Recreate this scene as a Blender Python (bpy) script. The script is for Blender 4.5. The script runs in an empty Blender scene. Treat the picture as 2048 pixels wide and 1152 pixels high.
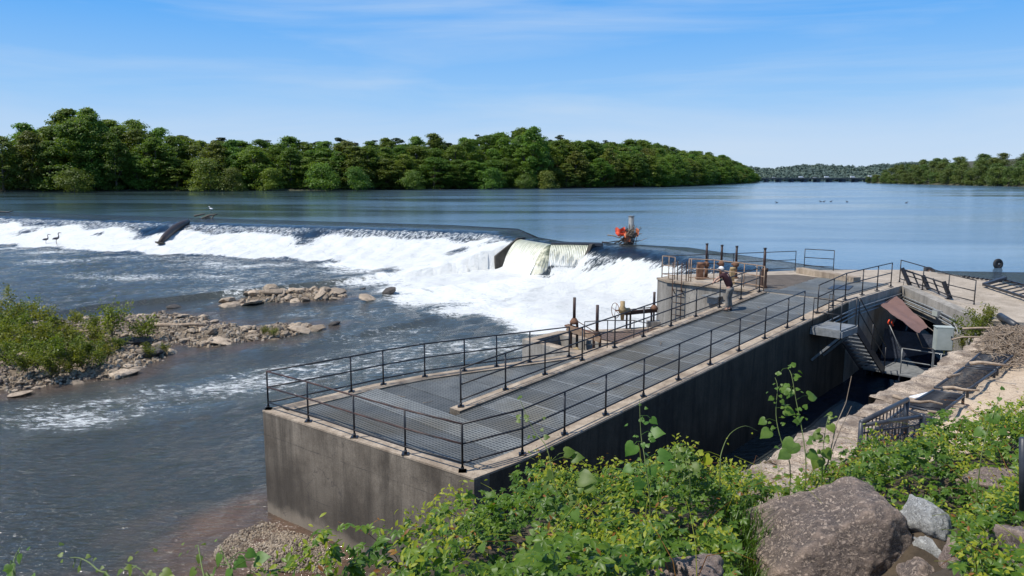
import bpy, math, random
import numpy as np
from mathutils import Vector, Matrix, noise
random.seed(7)
PI = math.pi
sc = bpy.context.scene
COL = sc.collection
# ------------------------------------------------------------------ camera geometry of the place
F = 1480.; PT = math.atan(220 / 1480.); H = 9.3
def ray(px, py):
    a = (px - 1024) / F; b = (py - 576) / F
    return Vector((a, math.cos(PT) - b * math.sin(PT), -math.sin(PT) - b * math.cos(PT)))
def P(px, py, z):                     # point of the photo that lies at height z
    d = ray(px, py); t = (z - H) / d.z
    return Vector((d.x * t, d.y * t, z))
def D(px, py, y):                     # point of the photo at ground distance y
    d = ray(px, py); t = y / d.y
    return Vector((d.x * t, y, H + d.z * t))
UX, UY = .71, .704
def W(u, v, z=0.): return Vector((UX * u - UY * v, UY * u + UX * v, z))
def UV(p): return (UX * p[0] + UY * p[1], -UY * p[0] + UX * p[1])
def zr(u): return 2.95 + .0785 * min(max(u - 11.5, 0), 19)
def R(px, py):
    z = 3.5
    for i in range(30): p = P(px, py, z); z = zr(UV(p)[0])
    return p
def lerp(a, b, t): return a + (b - a) * t
def vl(a, b, t): return a + (b - a) * t
# ------------------------------------------------------------------ materials
def new_mat(name):
    m = bpy.data.materials.new(name); m.use_nodes = True
    nt = m.node_tree; b = nt.nodes['Principled BSDF']
    return m, nt, b
def nd(nt, t, **k):
    n = nt.nodes.new(t)
    for a, v in k.items():
        if a == 'inp':
            for kk, vv in v.items(): n.inputs[kk].default_value = vv
        else: setattr(n, a, v)
    return n
def ramp(nt, fac, stops, interp='LINEAR'):
    r = nd(nt, 'ShaderNodeValToRGB'); r.color_ramp.interpolation = interp
    e = r.color_ramp.elements
    while len(e) < len(stops): e.new(.5)
    for i, (p, c) in enumerate(stops):
        e[i].position = p; e[i].color = (c, c, c, 1) if isinstance(c, (int, float)) else (*c, 1)
    nt.links.new(fac, r.inputs[0]); return r.outputs[0]
def mixc(nt, fac, a, b, mode='MIX'):
    m = nd(nt, 'ShaderNodeMix', data_type='RGBA', blend_type=mode)
    for s, v in ((0, fac), (6, a), (7, b)):
        if isinstance(v, (int, float)): m.inputs[s].default_value = v
        elif isinstance(v, tuple): m.inputs[s].default_value = (*v, 1)
        else: nt.links.new(v, m.inputs[s])
    return m.outputs[2]
def math_(nt, op, a, b=None, clamp=False):
    m = nd(nt, 'ShaderNodeMath', operation=op, use_clamp=clamp)
    for i, v in enumerate((a, b)):
        if v is None: continue
        if isinstance(v, (int, float)): m.inputs[i].default_value = v
        else: nt.links.new(v, m.inputs[i])
    return m.outputs[0]
def wpos(nt, scale=(1, 1, 1), rotz=0, coord='pos'):
    if coord == 'pos': o = nd(nt, 'ShaderNodeNewGeometry').outputs['Position']
    else: o = nd(nt, 'ShaderNodeTexCoord').outputs['Object']
    mp = nd(nt, 'ShaderNodeMapping'); mp.inputs['Scale'].default_value = scale; mp.inputs['Rotation'].default_value = (0, 0, rotz)
    nt.links.new(o, mp.inputs[0]); return mp.outputs[0]
def noi(nt, vec, scale, detail=4, rough=.55, dist=0):
    n = nd(nt, 'ShaderNodeTexNoise', inp={'Scale': scale, 'Detail': detail, 'Roughness': rough, 'Distortion': dist})
    nt.links.new(vec, n.inputs['Vector']); return n.outputs[0]
def bump(nt, b, h, strength, dist):
    n = nd(nt, 'ShaderNodeBump', inp={'Strength': strength, 'Distance': dist})
    nt.links.new(h, n.inputs['Height']); nt.links.new(n.outputs[0], b.inputs['Normal']); return n
def varied(name, c1, c2, scale=3, rough=.8, bs=.3, bd=.02, coord='pos', fine=None, metal=0, spread=.18, rnd=0):
    m, nt, b = new_mat(name)
    v = wpos(nt, coord=coord)
    n = noi(nt, v, scale, 8, .65)
    col = ramp(nt, n, [(.5 - spread, c1), (.5 + spread, c2)])
    if fine:
        n2 = noi(nt, v, scale * 14, 3, .6); col = mixc(nt, ramp(nt, n2, [(.52, 0.), (.64, 1.)]), col, fine)
    if rnd:
        oi = nd(nt, 'ShaderNodeObjectInfo'); hs = nd(nt, 'ShaderNodeHueSaturation')
        nt.links.new(math_(nt, 'MULTIPLY_ADD', oi.outputs['Random'], rnd), hs.inputs['Value'])
        hs.inputs['Value'].links[0].from_node.inputs[2].default_value = 1 - rnd / 2
        nt.links.new(col, hs.inputs['Color']); col = hs.outputs[0]
    nt.links.new(col, b.inputs['Base Color'])
    b.inputs['Roughness'].default_value = rough; b.inputs['Metallic'].default_value = metal
    if bs: bump(nt, b, noi(nt, v, scale * 6, 6, .6), bs, bd)
    return m
def concrete(name, c1, c2, stain, streak=.6, tide=False, cracks=True):
    m, nt, b = new_mat(name)
    v = wpos(nt); vs = wpos(nt, (2.2, 2.2, .22))
    col = ramp(nt, noi(nt, v, .9, 9, .68), [(.34, c1), (.66, c2)])
    st = ramp(nt, noi(nt, vs, 1.1, 8, .7, .3), [(.42, 0.), (.66, 1.)])
    col = mixc(nt, math_(nt, 'MULTIPLY', st, streak), col, stain)
    sp = ramp(nt, noi(nt, v, 26, 4, .7), [(.35, .72), (.6, 1.)])
    col = mixc(nt, 1., col, sp, 'MULTIPLY')
    h = noi(nt, v, 30, 6, .6)
    if tide:
        sep = nd(nt, 'ShaderNodeSeparateXYZ'); g = nd(nt, 'ShaderNodeNewGeometry'); nt.links.new(g.outputs['Position'], sep.inputs[0])
        zz = math_(nt, 'ADD', sep.outputs[2], math_(nt, 'MULTIPLY', noi(nt, v, 1.3, 5), .9))
        # pale silt band near the water, dark algae band above it
        d = ramp(nt, math_(nt, 'MULTIPLY', zz, .28), [(.17, 0.), (.27, 1.), (.50, .75), (.75, 0.)])
        col = mixc(nt, math_(nt, 'MULTIPLY', d, .62), col, stain)
        pale = ramp(nt, math_(nt, 'MULTIPLY', zz, .28), [(.02, .35), (.10, 1.), (.17, .8), (.24, 0.)])
        col = mixc(nt, math_(nt, 'MULTIPLY', pale, .7), col, (.30, .245, .18))
        # lift lines of the formwork
        for hz, w_ in ((2.28, .018), (.95, .012)):
            a = math_(nt, 'ABSOLUTE', math_(nt, 'SUBTRACT', math_(nt, 'ADD', sep.outputs[2], math_(nt, 'MULTIPLY', noi(nt, v, .7, 3), .10)), hz + .05))
            ln = ramp(nt, math_(nt, 'MULTIPLY', a, 10.), [(0., 1.), (w_ * 10, 0.)])
            ln = math_(nt, 'MULTIPLY', ln, ramp(nt, noi(nt, v, 3, 3), [(.4, 0.), (.6, .8)]))
            col = mixc(nt, ln, col, (.05, .045, .04))
    if cracks:
        vo = nd(nt, 'ShaderNodeTexVoronoi', feature='DISTANCE_TO_EDGE', inp={'Scale': .55})
        wv = nd(nt, 'ShaderNodeVectorMath', operation='ADD'); nt.links.new(v, wv.inputs[0])
        nn = nd(nt, 'ShaderNodeTexNoise', inp={'Scale': 2.5, 'Detail': 5.}); nt.links.new(v, nn.inputs[0]); nt.links.new(nn.outputs[1], wv.inputs[1])
        nt.links.new(wv.outputs[0], vo.inputs[0])
        cr = ramp(nt, vo.outputs[0], [(0., .7), (.012, 0.)])
        cr = math_(nt, 'MULTIPLY', cr, ramp(nt, noi(nt, v, .8, 2), [(.5, 0.), (.6, 1.)]))
        col = mixc(nt, cr, col, (.06, .05, .045))
    nt.links.new(col, b.inputs['Base Color']); b.inputs['Roughness'].default_value = .9
    bump(nt, b, h, .35, .02)
    return m
M = {}
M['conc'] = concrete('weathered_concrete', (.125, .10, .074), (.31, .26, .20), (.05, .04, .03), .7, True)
M['wallshade'] = concrete('shade_painted_canal_concrete', (.058, .043, .027), (.125, .094, .062), (.016, .011, .007), .8)  # canal side of the walkway: its shade is put into this darker colour
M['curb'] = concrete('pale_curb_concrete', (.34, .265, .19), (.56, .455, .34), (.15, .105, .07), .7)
M['deckc'] = concrete('tan_slab_concrete', (.40, .33, .25), (.56, .47, .37), (.22, .175, .13), .5)
M['wallc'] = concrete('grey_block_concrete', (.30, .275, .24), (.47, .43, .37), (.10, .085, .07), .6)
M['darkc'] = concrete('damp_and_shade_dark_concrete', (.05, .045, .038), (.10, .09, .075), (.02, .018, .015), .7)  # dark damp tone; in the gate recess it stands in for shade
M['black'] = varied('black_paint', (.010, .011, .014), (.028, .026, .028), 9, .42, .2, .003)
M['blackrust'] = varied('rusted_black_paint', (.013, .013, .016), (.085, .035, .022), 4, .55, .3, .003)
M['tanrail'] = varied('rust_tan_paint', (.22, .13, .08), (.42, .30, .20), 6, .7, .2, .003)
M['rust'] = varied('rusty_steel', (.10, .045, .025), (.26, .13, .07), 6, .8, .4, .01)
M['dkrust'] = varied('dark_rusty_steel', (.03, .018, .014), (.10, .05, .03), 6, .8, .4, .01)
M['gear'] = varied('worn_yellow_gear_paint', (.26, .17, .07), (.45, .33, .17), 9, .6, .4, .01)
M['galv'] = varied('galvanised_steel', (.20, .21, .21), (.36, .37, .37), 7, .5, .2, .004, metal=.3)
M['dksteel'] = varied('dark_blue_steel', (.02, .024, .032), (.05, .055, .068), 7, .45, .2, .004)
M['cabinet'] = varied('pale_green_grey_enamel', (.38, .41, .36), (.48, .50, .44), 3, .5, .05, .002)
M['tarp'] = varied('brown_tarpaulin', (.17, .095, .075), (.22, .125, .10), 2, .75, .4, .03)
M['btarp'] = varied('navy_tarpaulin', (.012, .017, .03), (.04, .05, .075), 3, .5, .6, .05)
M['red'] = varied('orange_red_plastic', (.75, .05, .02), (.85, .12, .04), 6, .6, .3, .02)
M['orange'] = varied('faded_orange_fabric', (.45, .11, .045), (.7, .22, .10), 8, .8, .4, .02)
M['white'] = varied('white_plastic', (.7, .72, .74), (.8, .8, .8), 5, .5, 0)
M['bark'] = varied('grey_brown_bark', (.07, .055, .04), (.20, .165, .13), 8, .9, .5, .02)
M['wetwood'] = varied('wet_dark_wood', (.018, .012, .009), (.06, .04, .028), 5, .5, .5, .03)
M['drift'] = varied('bleached_driftwood', (.20, .14, .095), (.44, .35, .26), 5, .9, .5, .01, rnd=.5)
M['rubber'] = varied('tyre_rubber', (.010, .010, .011), (.03, .03, .03), 9, .7, .3, .005)
M['pile'] = varied('grey_steel_pipe', (.10, .11, .115), (.24, .25, .25), 2.2, .6, .3, .01)
M['sand'] = varied('pale_sand', (.46, .35, .24), (.60, .48, .35), 1.6, .95, .5, .02, fine=(.35, .26, .18))
M['stone'] = varied('canal_stone', (.18, .135, .10), (.52, .42, .32), 2.2, .95, .8, .05, fine=(.12, .09, .07), spread=.12)
M['rock'] = varied('tan_river_rock', (.22, .165, .115), (.56, .45, .33), 2.5, .92, .7, .03, coord='obj', fine=(.17, .13, .10), rnd=.7)
M['darkrock'] = varied('dark_river_rock', (.035, .03, .027), (.10, .085, .07), 2.5, .8, .7, .03, coord='obj')
M['gravel'] = varied('wet_gravel', (.09, .066, .045), (.30, .235, .165), 5, .95, 1., .05, fine=(.06, .045, .035))
M['soil'] = varied('bank_soil', (.035, .025, .016), (.11, .08, .05), 3, .95, 1., .05)
M['mud'] = varied('forest_floor', (.03, .035, .015), (.10, .09, .05), .3, .95, .3, .1)
M['brown'] = varied('brown_grit_deck', (.055, .043, .032), (.125, .10, .078), 3.0, .9, .5, .01, fine=(.2, .16, .12))
M['steelbr'] = varied('bridge_girder', (.06, .07, .075), (.10, .11, .11), .2, .6, 0)
M['pier'] = varied('bridge_pier', (.045, .055, .07), (.08, .09, .105), .2, .8, 0)
def grating(name, c1, c2, sc_, tint):
    m, nt, b = new_mat(name)
    v = wpos(nt, rotz=-math.atan2(UY, UX))
    def wave(dirn, s):
        w = nd(nt, 'ShaderNodeTexWave', wave_type='BANDS', bands_direction=dirn, inp={'Scale': s, 'Distortion': 0.}); nt.links.new(v, w.inputs[0]); return w.outputs[1]
    g = math_(nt, 'MAXIMUM', ramp(nt, wave('X', sc_), [(.45, 0.), (.8, 1.)]), ramp(nt, wave('Y', sc_ * .8), [(.6, 0.), (.9, .8)]))
    base = ramp(nt, noi(nt, v, .9, 8, .7), [(.36, c1), (.66, c2)])
    base = mixc(nt, ramp(nt, noi(nt, wpos(nt, (1, 1, 1)), .35, 3), [(.5, 0.), (.66, .55)]), base, tint)
    col = mixc(nt, g, mixc(nt, 1., base, (.28, .29, .30), 'MULTIPLY'), base)
    oi = nd(nt, 'ShaderNodeObjectInfo'); hs = nd(nt, 'ShaderNodeHueSaturation')
    mm = nd(nt, 'ShaderNodeMath', operation='MULTIPLY_ADD'); nt.links.new(oi.outputs['Random'], mm.inputs[0]); mm.inputs[1].default_value = .5; mm.inputs[2].default_value = .75
    nt.links.new(mm.outputs[0], hs.inputs['Value']); nt.links.new(col, hs.inputs['Color'])
    nt.links.new(hs.outputs[0], b.inputs['Base Color']); b.inputs['Roughness'].default_value = .6; b.inputs['Metallic'].default_value = .15
    bump(nt, b, g, .6, .02)
    return m
M['grate'] = grating('galvanised_grating', (.13, .137, .132), (.245, .25, .235), 3.2, (.16, .13, .075))
M['bgrate'] = grating('rusty_brown_grating', (.12, .075, .045), (.26, .17, .11), 1.6, (.22, .14, .09))
def rockmat(name, c1, c2, c3, edge, s=1.):
    m, nt, b = new_mat(name)
    v = wpos(nt, coord='obj')
    big = noi(nt, v, 1.6 * s, 6, .6)
    col = ramp(nt, big, [(.35, c1), (.65, c2)])
    f = ramp(nt, noi(nt, wpos(nt, (1, 1, 1.6), coord='obj'), 27 * s, 5, .72, .7), [(.50, 0.), (.56, 1.)])
    col = mixc(nt, f, col, c3)
    f2 = ramp(nt, noi(nt, v, 48 * s, 3, .7), [(.54, 0.), (.62, .7)]); col = mixc(nt, f2, col, tuple(.55 * q for q in c1))
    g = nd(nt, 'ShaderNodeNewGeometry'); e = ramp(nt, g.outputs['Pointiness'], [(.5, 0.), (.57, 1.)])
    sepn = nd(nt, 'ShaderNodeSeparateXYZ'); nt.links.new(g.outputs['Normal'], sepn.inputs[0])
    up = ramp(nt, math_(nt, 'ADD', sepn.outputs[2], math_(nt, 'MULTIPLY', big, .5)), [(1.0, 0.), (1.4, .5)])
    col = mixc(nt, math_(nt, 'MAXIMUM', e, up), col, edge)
    nt.links.new(col, b.inputs['Base Color']); b.inputs['Roughness'].default_value = .85
    hh = math_(nt, 'ADD', noi(nt, v, 9 * s, 12, .8), math_(nt, 'MULTIPLY', f, .25))
    bump(nt, b, hh, .9, .06)
    return m
M['boulder'] = rockmat('weathered_boulder', (.125, .097, .082), (.20, .155, .13), (.50, .39, .31), (.50, .37, .285))
M['paleb'] = rockmat('pale_lichen_rock', (.28, .28, .27), (.46, .46, .45), (.72, .72, .70), (.66, .66, .63), 1.6)
M['pinkb'] = rockmat('pink_granite_rock', (.20, .15, .13), (.34, .25, .21), (.46, .36, .31), (.50, .38, .31), 1.4)
def leafmat(name, c1, c2, c3, trans=.35, scale=.5, rnd=.35, rough=.5, coord='pos'):
    m, nt, b = new_mat(name)
    v = wpos(nt, coord=coord)
    col = ramp(nt, noi(nt, v, scale, 6, .7), [(.3, c1), (.5, c2), (.72, c3)])
    oi = nd(nt, 'ShaderNodeObjectInfo'); hs = nd(nt, 'ShaderNodeHueSaturation')
    mm = nd(nt, 'ShaderNodeMath', operation='MULTIPLY_ADD'); nt.links.new(oi.outputs['Random'], mm.inputs[0]); mm.inputs[1].default_value = rnd; mm.inputs[2].default_value = 1 - rnd / 2
    nt.links.new(mm.outputs[0], hs.inputs['Value'])
    m2 = nd(nt, 'ShaderNodeMath', operation='MULTIPLY_ADD'); nt.links.new(math_(nt, 'FRACT', math_(nt, 'MULTIPLY', oi.outputs['Random'], 7.31)), m2.inputs[0]); m2.inputs[1].default_value = .05 * (rnd > 0); m2.inputs[2].default_value = .5 - .025 * (rnd > 0)
    nt.links.new(m2.outputs[0], hs.inputs['Hue'])
    nt.links.new(col, hs.inputs['Color']); col = hs.outputs[0]
    nt.links.new(col, b.inputs['Base Color']); b.inputs['Roughness'].default_value = rough
    b.inputs['Specular IOR Level'].default_value = .35
    t = nd(nt, 'ShaderNodeBsdfTranslucent')
    nt.links.new(mixc(nt, 1., col, (1.5, 1.5, .6), 'MULTIPLY'), t.inputs[0])
    ms = nd(nt, 'ShaderNodeMixShader'); ms.inputs[0].default_value = trans
    nt.links.new(b.outputs[0], ms.inputs[1]); nt.links.new(t.outputs[0], ms.inputs[2])
    nt.links.new(ms.outputs[0], nt.nodes['Material Output'].inputs[0])
    return m
M['leaf'] = leafmat('broadleaf_foliage', (.072, .118, .018), (.125, .195, .03), (.185, .26, .045), .45, .22, .5)
M['leafdk'] = leafmat('dark_pine_foliage', (.018, .036, .015), (.032, .056, .022), (.048, .078, .03), .2, .4)
M['leaflt'] = leafmat('pale_willow_foliage', (.075, .11, .02), (.13, .17, .03), (.19, .235, .05), .4, .5)
M['leaffar'] = leafmat('haze_tinted_far_foliage', (.09, .13, .12), (.11, .155, .13), (.14, .185, .14), .05, .02, 0, .9)  # distance haze mixed into the leaf colour as blue-green
M['leafrt'] = leafmat('right_bank_foliage', (.06, .09, .02), (.10, .145, .03), (.15, .195, .042), .3, .3)
M['shrub'] = leafmat('island_shrub_leaves', (.085, .105, .012), (.155, .18, .02), (.24, .26, .035), .38, 2.)
M['vineleaf'] = leafmat('heart_leaf', (.07, .13, .020), (.12, .20, .032), (.19, .27, .05), .4, 6, .2, .45)
M['creeper'] = leafmat('creeper_leaf', (.028, .075, .008), (.085, .165, .016), (.20, .28, .026), .38, 2.2, 0, .4)
M['yshoot'] = leafmat('yellow_green_shoots', (.17, .23, .014), (.30, .34, .024), (.40, .38, .035), .4, 5, 0, .5)
M['redshoot'] = leafmat('reddish_shoot_tips', (.16, .06, .015), (.26, .10, .02), (.30, .18, .03), .3, 5, 0, .5)
M['stem'] = varied('green_stem', (.09, .13, .03), (.16, .20, .05), 8, .6, 0)
M['skin'] = varied('skin', (.42, .24, .17), (.50, .30, .22), 8, .6, 0)
M['maroon'] = varied('maroon_shirt', (.020, .004, .007), (.045, .009, .014), 9, .85, .4, .01)
M['greens'] = varied('green_sleeve', (.03, .07, .055), (.05, .10, .08), 9, .85, .3, .01)
M['khaki'] = varied('grey_khaki_cloth', (.14, .13, .115), (.24, .22, .195), 9, .9, .5, .015)
M['capw'] = varied('white_cap_cloth', (.70, .69, .66), (.8, .79, .77), 9, .9, 0)
M['shoe'] = varied('brown_shoe', (.05, .035, .025), (.09, .06, .045), 9, .7, 0)
M['hair'] = varied('grey_hair', (.35, .33, .30), (.45, .43, .4), 30, .8, 0)
M['feather'] = varied('dark_feathers', (.03, .03, .035), (.07, .07, .08), 9, .7, 0)
# ---- water
def water_mat(name, calm):
    m, nt, b = new_mat(name)
    pos = nd(nt, 'ShaderNodeNewGeometry').outputs['Position']
    b.inputs['Base Color'].default_value = (.012, .022, .026, 1)
    b.inputs['IOR'].default_value = 1.33
    b.inputs['Roughness'].default_value = .09
    if calm:
        v = wpos(nt, (1, 1.6, 1), .5)
        h1 = noi(nt, v, .9, 5, .62)
        big = ramp(nt, noi(nt, wpos(nt, (.45, 1.1, 1), .18), .035, 4, .55, .5), [(.36, .22), (.60, 1.)])
        sp_ = nd(nt, 'ShaderNodeSeparateXYZ'); nt.links.new(pos, sp_.inputs[0])
        shel_refl = ramp(nt, math_(nt, 'MULTIPLY_ADD', math_(nt, 'ADD', sp_.outputs[0], math_(nt, 'MULTIPLY', sp_.outputs[1], .12)), .008), [(.30, .22), (.62, 1.)]); shel_refl.node.inputs[0].links[0].from_node.inputs[2].default_value = .5
        h = math_(nt, 'MULTIPLY', math_(nt, 'MULTIPLY', h1, big), shel_refl)
        nt.links.new(mixc(nt, shel_refl, (.022, .036, .022), (.09, .15, .215)), b.inputs['Base Color'])  # base colour painted: dark green tree reflections at left, bright sky at right
        nt.links.new(ramp(nt, big, [(.1, .07), (1., .18)]), b.inputs['Roughness'])
        bump(nt, b, h, .36, .16)
        return m
    fa = nd(nt, 'ShaderNodeAttribute', attribute_name='foam').outputs['Fac']
    sl = nd(nt, 'ShaderNodeAttribute', attribute_name='slope').outputs['Fac']
    sh = nd(nt, 'ShaderNodeAttribute', attribute_name='shallow').outputs['Fac']
    fl = nd(nt, 'ShaderNodeAttribute', attribute_name='flow').outputs['Vector']
    mp = nd(nt, 'ShaderNodeMapping'); mp.inputs['Scale'].default_value = (3.6, 1.1, 1); nt.links.new(fl, mp.inputs[0])
    st = noi(nt, mp.outputs[0], 1.1, 9, .86, .3)
    vp = wpos(nt, (.62, 1.35, 1), -.18)
    pool = noi(nt, vp, 1.15, 9, .76, .9)
    mask = noi(nt, wpos(nt, (.6, 1.4, 1), -.2), .17, 3, .5)
    pool = math_(nt, 'MULTIPLY_ADD', mask, .55)
    pool.node.inputs[2].default_value = 0
    fine = noi(nt, vp, 3.0, 9, .82, .5)
    pn = math_(nt, 'ADD', math_(nt, 'MULTIPLY', fine, .70), math_(nt, 'MULTIPLY', mask, .30))
    n = nd(nt, 'ShaderNodeMix', data_type='FLOAT'); nt.links.new(sl, n.inputs[0]); nt.links.new(pn, n.inputs[2]); nt.links.new(st, n.inputs[3])
    # contrast the noise then threshold with the local amount of foam
    nn = math_(nt, 'MULTIPLY_ADD', n.outputs[0], 2.6); nn.node.inputs[2].default_value = -.8
    thr = math_(nt, 'MULTIPLY_ADD', fa, -1.25); thr.node.inputs[2].default_value = 1.06
    fac = math_(nt, 'DIVIDE', math_(nt, 'SUBTRACT', nn, thr), .17, True)
    foam = nd(nt, 'ShaderNodeBsdfPrincipled', inp={'Roughness': 1.})
    foam.inputs['Base Color'].default_value = (.86, .87, .86, 1); foam.inputs['Specular IOR Level'].default_value = .1
    nt.links.new(mixc(nt, ramp(nt, noi(nt, wpos(nt, (.7, 1.3, 1), -.2), 2.2, 9, .8, .5), [(.30, 0.), (.47, 1.)]), (.58, .62, .60), (.86, .87, .85)), foam.inputs['Base Color'])
    # body colour: green-grey deep, brown where shallow
    body = mixc(nt, sh, (.040, .046, .045), (.12, .075, .05))
    aer = mixc(nt, ramp(nt, math_(nt, 'MULTIPLY', fa, mask), [(.08, 0.), (.5, 1.)]), mixc(nt, sl, body, (.010, .026, .055)), (.11, .13, .115))  # dark blue on the slope paints the high sky's reflection into the colour
    nt.links.new(aer, b.inputs['Base Color'])
    hv = noi(nt, wpos(nt, (.75, 2.3, 1), -.12), 2.1, 4, .6, .5)
    hb = noi(nt, wpos(nt, (.7, 1.4, 1), -.3), .5, 3, .5)
    h = math_(nt, 'ADD', math_(nt, 'MULTIPLY', hv, .75), math_(nt, 'MULTIPLY', hb, .25))
    h = math_(nt, 'ADD', h, math_(nt, 'MULTIPLY', math_(nt, 'MULTIPLY', st, sl), 1.9))
    bn = bump(nt, b, h, .9, .30)
    b2 = nd(nt, 'ShaderNodeBump', inp={'Strength': .8, 'Distance': .35}); nt.links.new(math_(nt, 'ADD', n.outputs[0], math_(nt, 'MULTIPLY', noi(nt, wpos(nt), 3., 6, .7), .6)), b2.inputs['Height']); nt.links.new(b2.outputs[0], foam.inputs['Normal'])
    ms = nd(nt, 'ShaderNodeMixShader'); nt.links.new(fac, ms.inputs[0]); nt.links.new(b.outputs[0], ms.inputs[1]); nt.links.new(foam.outputs[0], ms.inputs[2])
    nt.links.new(ms.outputs[0], nt.nodes['Material Output'].inputs[0])
    return m
M['calm'] = water_mat('reservoir_water', True)
M['river'] = water_mat('river_water', False)
def fallmat():
    m, nt, b = new_mat('ribbed_waterfall')
    fl = nd(nt, 'ShaderNodeAttribute', attribute_name='flow').outputs['Vector']
    mp = nd(nt, 'ShaderNodeMapping'); mp.inputs['Scale'].default_value = (1, .12, 1); nt.links.new(fl, mp.inputs[0])
    w = nd(nt, 'ShaderNodeTexWave', bands_direction='X', inp={'Scale': .55, 'Distortion': 1.2, 'Detail': 2.}); nt.links.new(mp.outputs[0], w.inputs[0])
    mp2 = nd(nt, 'ShaderNodeMapping'); mp2.inputs['Scale'].default_value = (5, 1.5, 1); nt.links.new(fl, mp2.inputs[0])
    n = noi(nt, mp2.outputs[0], 1.6, 5, .7)
    sep = nd(nt, 'ShaderNodeSeparateXYZ'); nt.links.new(fl, sep.inputs[0])
    k = math_(nt, 'ADD', math_(nt, 'ADD', math_(nt, 'MULTIPLY', w.outputs[1], .26), math_(nt, 'MULTIPLY', n, .85)), math_(nt, 'MULTIPLY', sep.outputs[1], .16))
    col = ramp(nt, k, [(.44, (.06, .085, .06)), (.56, (.28, .30, .20)), (.70, (.74, .72, .56)), (.88, (.88, .88, .84))])
    nt.links.new(col, b.inputs['Base Color']); b.inputs['Roughness'].default_value = .35
    bump(nt, b, k, .6, .1)
    return m
M['fall'] = fallmat()
# ------------------------------------------------------------------ mesh builder
class MB:
    def __init__(s): s.v = []; s.f = []; s.m = []; s.mats = []; s.sm = []
    def mi(s, m):
        if m not in s.mats: s.mats.append(m)
        return s.mats.index(m)
    def add(s, vs, fs, mat, smooth=False):
        o = len(s.v); k = s.mi(mat)
        s.v.extend([tuple(p) for p in vs])
        for f in fs: s.f.append([i + o for i in f]); s.m.append(k); s.sm.append(smooth)
    def box(s, c, dx, dy, dz, mat, ax=None):         # c centre, half extents along axes ax
        X, Y, Z = ax if ax else (Vector((1, 0, 0)), Vector((0, 1, 0)), Vector((0, 0, 1)))
        c = Vector(c); vs = [c + X * dx * a + Y * dy * b + Z * dz * e for a in (-1, 1) for b in (-1, 1) for e in (-1, 1)]
        s.add(vs, [(0, 1, 3, 2), (4, 6, 7, 5), (0, 4, 5, 1), (2, 3, 7, 6), (0, 2, 6, 4), (1, 5, 7, 3)], mat)
    def bar(s, a, b, w, h, mat, up=(0, 0, 1)):
        a = Vector(a); b = Vector(b); d = (b - a); L = d.length; d.normalize(); up = Vector(up)
        side = d.cross(up)
        if side.length < 1e-3: side = d.cross(Vector((0, 1, 0)))
        side.normalize(); u2 = side.cross(d)
        s.box((a + b) / 2, L / 2, w / 2, h / 2, mat, (d, side, u2))
    def tube(s, pts, r, mat, n=8, cap=True, smooth=True):
        pts = [Vector(p) for p in pts]; k = len(pts)
        rs = r if isinstance(r, (list, tuple)) else [r] * k
        vs = []; prev = None
        for i, p in enumerate(pts):
            t = (pts[min(i + 1, k - 1)] - pts[max(i - 1, 0)]).normalized()
            if prev is None: a = t.orthogonal().normalized()
            else: a = (prev - t * prev.dot(t)); a = a.normalized() if a.length > 1e-5 else t.orthogonal().normalized()
            prev = a; b = t.cross(a)
            for j in range(n):
                an = 2 * PI * j / n; vs.append(p + (a * math.cos(an) + b * math.sin(an)) * rs[i])
        fs = [(i * n + j, i * n + (j + 1) % n, (i + 1) * n + (j + 1) % n, (i + 1) * n + j) for i in range(k - 1) for j in range(n)]
        if cap: fs += [tuple(range(n))[::-1], tuple(range((k - 1) * n, k * n))]
        s.add(vs, fs, mat, smooth)
    def prism(s, poly, z0, z1, mat, top=None):       # poly: list of xy; z1 number or function(x,y)
        n = len(poly); zt = z1 if callable(z1) else (lambda x, y: z1)
        zb = z0 if callable(z0) else (lambda x, y: z0)
        vs = [(p[0], p[1], zb(p[0], p[1])) for p in poly] + [(p[0], p[1], zt(p[0], p[1])) for p in poly]
        s.add(vs, [(i, (i + 1) % n, n + (i + 1) % n, n + i) for i in range(n)] + [tuple(range(n))[::-1]], mat)
        s.add(vs, [tuple(range(n, 2 * n))], top or mat)
    def build(s, name, parent=None, loc=None, obj=True):
        me = bpy.data.meshes.new(name); me.from_pydata(s.v, [], s.f)
        for m in s.mats: me.materials.append(m)
        me.polygons.foreach_set('material_index', s.m); me.polygons.foreach_set('use_smooth', s.sm); me.update()
        if not obj: return me
        return link(name, me, parent, loc)
def link(name, me, parent=None, loc=None):
    o = bpy.data.objects.new(name, me); COL.objects.link(o)
    if loc is not None: o.location = loc
    if parent is not None: o.parent = parent
    return o
def tag(o, label=None, cat=None, group=None, kind=None):
    if label: o['label'] = label
    if cat: o['category'] = cat
    if group: o['group'] = group
    if kind: o['kind'] = kind
    return o
def empty(name, label, cat, loc=(0, 0, 0), group=None, rz=0):
    o = bpy.data.objects.new(name, None); COL.objects.link(o); o.location = loc; o.rotation_euler = (0, 0, rz)
    o.empty_display_size = .2
    return tag(o, label, cat, group)
def one(name, mat_fn, label, cat, group=None, kind=None, loc=None):
    mb = MB(); mat_fn(mb); return tag(mb.build(name, loc=loc), label, cat, group, kind)
def part(name, parent, fn):
    mb = MB(); fn(mb)
    # parts are given in world coordinates: move into the parent's frame
    o = mb.build(name, parent); root = parent
    while root.parent: root = root.parent
    inv = Matrix.Rotation(-root.rotation_euler[2], 4, 'Z') @ Matrix.Translation(-Vector(root.location))
    o.data.transform(inv); return o
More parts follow.
